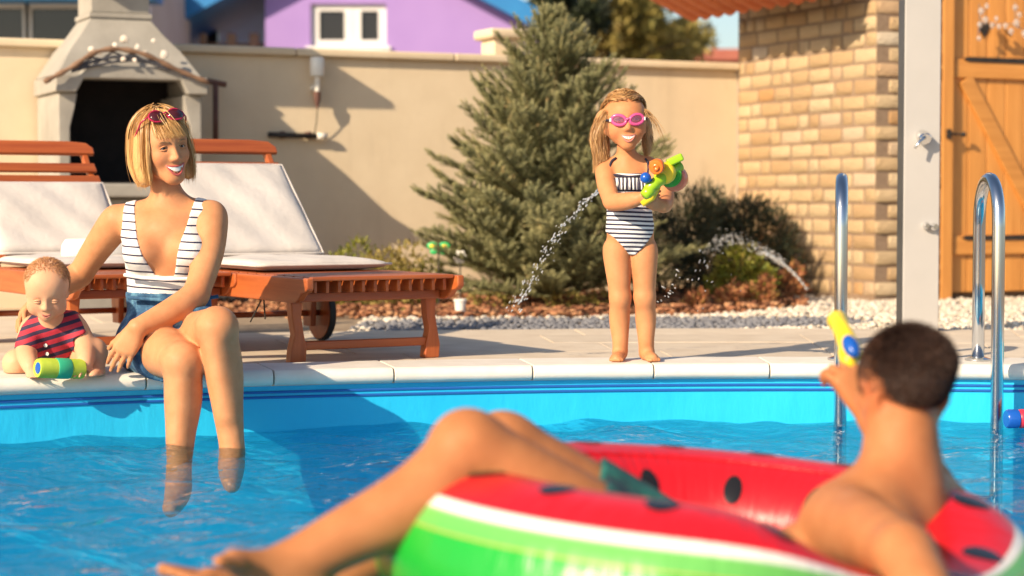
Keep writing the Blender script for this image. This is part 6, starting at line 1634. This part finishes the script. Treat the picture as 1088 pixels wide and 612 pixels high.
# moulded seeds: thin drops lying on the red skin
def seed(th, a, s_=1.0):
    m = MB(); n_ = 14; c = len(m.v)
    for lift, k in ((0.0015, 1.0), (0.0030, 0.7)):
        for i in range(n_):
            t_ = 2 * math.pi * i / n_; du = 0.026 * s_ * math.sin(t_) * k; dv = 0.035 * s_ * math.cos(t_) * k * (1 + 0.15 * math.cos(t_))
            m.v.append(tuple(torus_pt(th + du / RR, a + dv / RT, lift)))
    m.f = [(i, (i + 1) % n_, n_ + (i + 1) % n_, n_ + i) for i in range(n_)] + [tuple(range(n_, 2 * n_))]
    m.build('seed', 'melon_seed', ring, smooth=True)
for k in range(16):
    seed(2 * math.pi * (k + 0.25) / 16, 0.12, 1.0)
for k in range(12): seed(2 * math.pi * (k + 0.6) / 12, -0.95, 1.0)
MB().tube([torus_pt(2 * math.pi * k / 96, -0.42, 0.001) for k in range(97)], 0.0028, 6, cap=False).build('seam', 'melon_vinyl', ring, smooth=True)

# ================================================================== MAN IN THE RING
hairmat('hair_dark', [(0.014, 0.006, 0.004), (0.035, 0.015, 0.009), (0.09, 0.040, 0.022)], 0.65)
t = NT('trunks'); v = t.coords('Object'); t.color(t.ramp(t.noise(v, 12, 3), [(0.4, (0.015, 0.03, 0.045)), (0.6, (0.02, 0.16, 0.13))])); t.set(Roughness=0.7); t.bump(t.noise(v, 18, 3), 0.4, 0.02)
MN = empty('person', (0.45, 3.46, -0.2), 0, 'man with short dark hair lying back in the watermelon ring, seen from behind', 'person')
man = Body(); B = man
hp = Vector((0.34, 3.46, -0.15)); up_b = P(950, 588, 3.50); mid_b = hp.lerp(up_b, 0.5) + Vector((0.02, 0, -0.03))
Mt = basis((-0.70, 0.62, 0.35), (0.55, 0.05, 0.8))
B.group('torso').ell(hp, (0.16, 0.12, 0.12), Mt, k=0.06).ell(mid_b, (0.15, 0.11, 0.14), Mt, k=0.07).ell(up_b + Vector((-0.02, 0.01, -0.05)), (0.175, 0.11, 0.15), Mt, k=0.07)
m_ls, m_rs = P(892, 556, 3.42), P(1000, 560, 3.66)
B.cone(P(912, 553, 3.43), P(992, 552, 3.62), 0.060, 0.060, 0.06)
B.cone(P(960, 545, 3.50), P(957, 455, 3.53), 0.070, 0.066, 0.04)
B.cone(P(955, 520, 3.51), P(895, 546, 3.42), 0.044, 0.040, 0.06).cone(P(960, 520, 3.52), P(998, 548, 3.64), 0.044, 0.040, 0.06)
B.ell(P(935, 578, 3.40), (0.06, 0.05, 0.07), k=0.05)
B.cone(P(952, 488, 3.50), P(905, 545, 3.43), 0.034, 0.044, 0.05).cone(P(966, 496, 3.54), P(1002, 545, 3.66), 0.034, 0.044, 0.05)
B.cone(P(930, 585, 3.36), P(945, 640, 3.38), 0.030, 0.02, 0.05)
m_le = P(962, 590, 3.06)
B.group('larm').chain([m_ls, P(925, 568, 3.24), m_le], [0.068, 0.056, 0.044], 0.04).chain([m_le, P(985, 640, 2.95), P(992, 690, 2.90)], [0.043, 0.041, 0.029], 0.03)
hand(B, P(992, 690, 2.90), (0.05, -0.05, -0.9), (-0.2, 0.9, 0), -1, 1.05, wr=0.026)
m_re, m_rw = P(980, 510, 3.80), P(927, 440, 3.86)
B.group('rarm').chain([m_rs, P(992, 535, 3.75), m_re], [0.062, 0.054, 0.042], 0.04).chain([m_re, P(952, 475, 3.84), m_rw], [0.042, 0.040, 0.029], 0.03)
gpos = P(899, 362, 3.98)
hand(B, m_rw, Vector((-0.17, 0.05, 0.30)), (-0.45, 0.85, 0.1), +1, 1.0, (1.0, 1.05, 1.1, 1.1), 0.02, (0.9, 0.05, 0.35), wr=0.027)
for nm, h_, k_, a_, toe, s_ in (('lleg', Vector((0.31, 3.35, -0.13)), P(499, 478, 3.29), P(305, 604, 3.16), P(222, 594, 3.06), 1), ('rleg', Vector((0.31, 3.57, -0.13)), P(536, 478, 3.50), P(318, 634, 3.40), P(178, 608, 3.30), -1)):
    B.group(nm).chain([h_, h_.lerp(k_, 0.5), k_], [0.098, 0.082, 0.060], 0.03)
    B.ell(k_ + Vector((-0.008, 0, 0.012)), (0.052, 0.054, 0.050), k=0.03)
    B.chain([k_, k_.lerp(a_, 0.33) + Vector((0.018, 0, -0.018)), k_.lerp(a_, 0.7) + Vector((0.006, 0, -0.008)), a_], [0.055, 0.059, 0.045, 0.036], 0.03)
    heel = a_ + Vector((0.035, 0.01, -0.035)); B.cone(a_, heel, 0.034, 0.030, 0.02).cone(heel, a_.lerp(toe, 0.70), 0.028, 0.016, 0.03).cone(a_, a_.lerp(toe, 0.7), 0.032, 0.017, 0.02)
    d_ = (toe - a_).normalized(); sd_ = d_.cross(Vector((0, 0, 1))).normalized()
    for i in range(5):
        o_ = sd_ * (i - 2) * 0.0150 * s_
        B.cone(a_.lerp(toe, 0.72) + o_ * 0.9, toe + o_ - d_ * (0.012 * i), 0.0125 if i == 0 else 0.010, 0.0115 if i == 0 else 0.0080, 0.004)
Hm = Head(B, P(961, 412, 3.54), (-0.36, 0.93, 0.02), (0.03, -0.10, 1), 0.98, male=True)
V, Q = B.surface(0.0055, gk=0.016, smooth=1)
sp = [(Hm.w((-0.078, -0.01, -0.01)), 0.05, 0.7), (Hm.w((0.078, -0.01, -0.01)), 0.05, 0.7), (P(960, 500, 3.45), 0.07, 0.25)]
body_obj('body', (V, Q), 'skin_man', MN, blush(V, sp))
Hm.face(MN, 'skin_man', 'lip_pink', 'iris_brown', 0.5, False, 'lash', 0.6, 0.026)
def hair_region(q):
    if q[1] > 0.72 - 0.25 * q[2]: return False
    if q[2] < -0.80: return False
    if q[2] < -0.2 and abs(q[0]) > 0.8 and q[1] > 0.0: return False
    cr = unit(np.array([0.0, -0.45, 0.75])); d = q @ cr
    return not (d > 0.95 and np.random.rand() < 0.25)
hbm = Body(); hbm.group('h').ell(Hm.w((0, -0.020, 0.036)), np.array((0.0745, 0.0930, 0.0795)) * Hm.s, Hm.M, 0.02)
hbm.ell(Hm.w((0, 0.13, -0.03)), np.array((0.12, 0.10, 0.13)) * Hm.s, Hm.M, 0.02, -1).ell(Hm.w((0, 0.0, -0.115)), np.array((0.14, 0.115, 0.095)) * Hm.s, Hm.M, 0.02, -1)
V, Q = hbm.surface(0.0055, smooth=1)
hr = body_obj('hair', (V, Q), 'hair_dark', MN, np.random.RandomState(4).rand(len(V)) * 0.5)
V, Fc, at = fuzz(Hm, 15000, 0.021, 9, hair_region, 0.86, 0.0008, seg=3, rad=(0.0755, 0.094, 0.0805), fade=True)
link_mesh('hair_strands', quick_mesh('hair_strands', V, Fc, at), 'hair_dark', hr)
B.g['t'] = B.g['torso'][:1]; B.g['tl'] = B.g['lleg'][:16]; B.g['tr'] = B.g['rleg'][:16]
body_obj('swim_trunks', B.surface(0.006, ['t', 'tl', 'tr'], gk=0.03, off=0.012, clip=lambda p: np.maximum(0.125 + 0.25 * (p[..., 2] + 0.05) - p[..., 0], p[..., 0] - 0.47), smooth=1), 'trunks', MN)
for k in ('t', 'tl', 'tr'): B.g.pop(k)
settle(MN)
# small yellow water pistol in his hand
pg = empty('water_pistol', gpos, 0, 'small yellow water pistol with blue tank in the raised hand of the man', 'water gun')
def pl_(u, v, Y): return P(u, v, Y) - gpos
MB().tube([pl_(889, 338, 4.10), pl_(891, 343, 4.05), pl_(897, 355, 4.0), pl_(903, 370, 3.96), pl_(906, 378, 3.94)], [0.017, 0.018, 0.019, 0.022, 0.018], 14).build('barrel', 'toy_yellow', pg, smooth=True)
MB().lathe([(0.0, -0.012), (0.019, -0.012), (0.021, -0.006), (0.021, 0.006), (0.019, 0.012), (0, 0.012)], 18, Matrix.Translation(pl_(890, 341, 4.08)) @ (pl_(889, 338, 4.10) - pl_(897, 355, 4.0)).to_track_quat('Z', 'Y').to_matrix().to_4x4()).build('muzzle', 'toy_yellow', pg, smooth=True, angle=R(40))
MB().tube([pl_(899, 372, 3.96), pl_(902, 385, 3.95), pl_(906, 400, 3.95)], [0.018, 0.016, 0.015], 12).build('grip', 'toy_yellow', pg, smooth=True)
dr_ = (pl_(914, 378, 3.93) - pl_(905, 359, 3.97)).normalized()
MB().ball(pl_(904, 368, 3.92), (0.016, 0.016, 0.030), 16, 10, dr_.to_track_quat('Z', 'Y').to_matrix()).build('tank', 'toy_blue', pg, smooth=True)
MB().box(pl_(896, 366, 3.99), (0.012, 0.02, 0.03)).build('trigger_guard', 'toy_yellow', pg, bevel=0.004)

# ================================================================== SMALL THINGS IN AND ROUND THE POOL
t = NT('toy_red'); t.color((0.55, 0.03, 0.06)); t.set(Roughness=0.4)
t = NT('toy_coral'); t.color((0.80, 0.22, 0.13)); t.set(Roughness=0.4)
t = NT('toy_teal'); t.color((0.05, 0.30, 0.36)); t.set(Roughness=0.4)
a = P(1072, 445, 6.36); fl = empty('pool_noodle_toy', a, R(8), 'red and blue foam tube floating by the pool ladder', 'water toy')
for nm, x0, x1, mt in (('blue_end', -0.01, 0.03, 'toy_blue'), ('red_sleeve', 0.031, 0.075, 'toy_red'), ('coral_tube', 0.076, 0.36, 'toy_coral')):
    MB().lathe([(0.0, x0), (0.027, x0), (0.031, x0 + 0.006), (0.031, x1 - 0.002), (0.0, x1)], 18, Matrix.Rotation(math.pi / 2, 4, 'Y')).build(nm, mt, fl, smooth=True, angle=R(40))
a = P(1086, 391, 6.60); a = Vector((1.735, 6.63, 0.047)); fl2 = empty('rolled_teal_toy', a, R(-4), 'teal rounded foam toy lying on the rim at the right edge', 'water toy')
MB().lathe([(0.0, -0.008), (0.02, -0.006), (0.032, 0.006), (0.033, 0.25), (0.0, 0.25)], 18, Matrix.Rotation(math.pi / 2, 4, 'Y')).build('tube', 'toy_teal', fl2, smooth=True, angle=R(50))
# water in the air
t = NT('water_drop'); t.color((0.9, 0.95, 1.0)); t.set(Roughness=0.02, IOR=1.33); t.b.inputs['Transmission Weight'].default_value = 0.8
def spray(name, path, n, seed, spread, size, label, stream=0):
    rs = np.random.RandomState(seed); c = smoothpath(path, 14); m = MB(); k = len(c)
    if stream: m.tube(c[:stream], [0.0045 + 0.0022 * math.sin(i * 1.3) + 0.00020 * i for i in range(stream)], 7)
    px_, py_, pz_, sc_, gs_ = [], [], [], [], []
    for i in range(n):
        g = rs.rand() ** 0.9 if not stream else (stream * 0.6 + rs.rand() * (k - 1 - stream * 0.6)) / (k - 1); gs_.append(g); q = c[int(g * (k - 1))]; sp_ = spread * (0.35 + 1.1 * (g if stream else abs(g - 0.0)))
        px_.append(q.x + rs.normal(0, sp_)); py_.append(q.y + rs.normal(0, sp_)); pz_.append(q.z + rs.normal(0, sp_)); r_ = size * rs.uniform(0.35, 1.25); sc_.append((r_, r_, r_ * rs.uniform(0.9, 1.5)))
    for x_, y_, z_, r3, g_ in zip(px_, py_, pz_, sc_, gs_):
        j = min(max(int(g_ * (k - 1)), 1), k - 2); tq = (c[j + 1] - c[j - 1]).normalized().to_track_quat('Z', 'Y').to_matrix()
        m.ball((x_, y_, z_), (r3[0] * 0.8, r3[0] * 0.8, r3[0] * rs.uniform(1.0, 2.6)), 7, 5, tq)
    o = m.build(name, 'water_drop', smooth=True); tag(o, label, 'water spray', kind='stuff'); return o
spray('water_spray', [P(u, v, 6.95) for u, v in ((640, 200), (620, 216), (600, 240), (580, 271), (562, 302), (545, 324))], 230, 2, 0.0105, 0.0030, 'arc of water drops falling in front of the spruce, left of the girl')
spray('sprinkler_jet', [P(u, v, 10.6) for u, v in ((858, 308), (846, 293), (830, 279), (812, 268), (795, 259), (775, 254), (762, 259), (757, 271))], 200, 3, 0.020, 0.0040, 'sprinkler jet breaking into drops before the dark shrubs', 44)
spray('loose_drops', [P(u, v, 7.2) for u, v in ((705, 300), (720, 310), (740, 296), (755, 260))], 40, 5, 0.055, 0.0028, 'a few loose water drops in the air right of the girl')
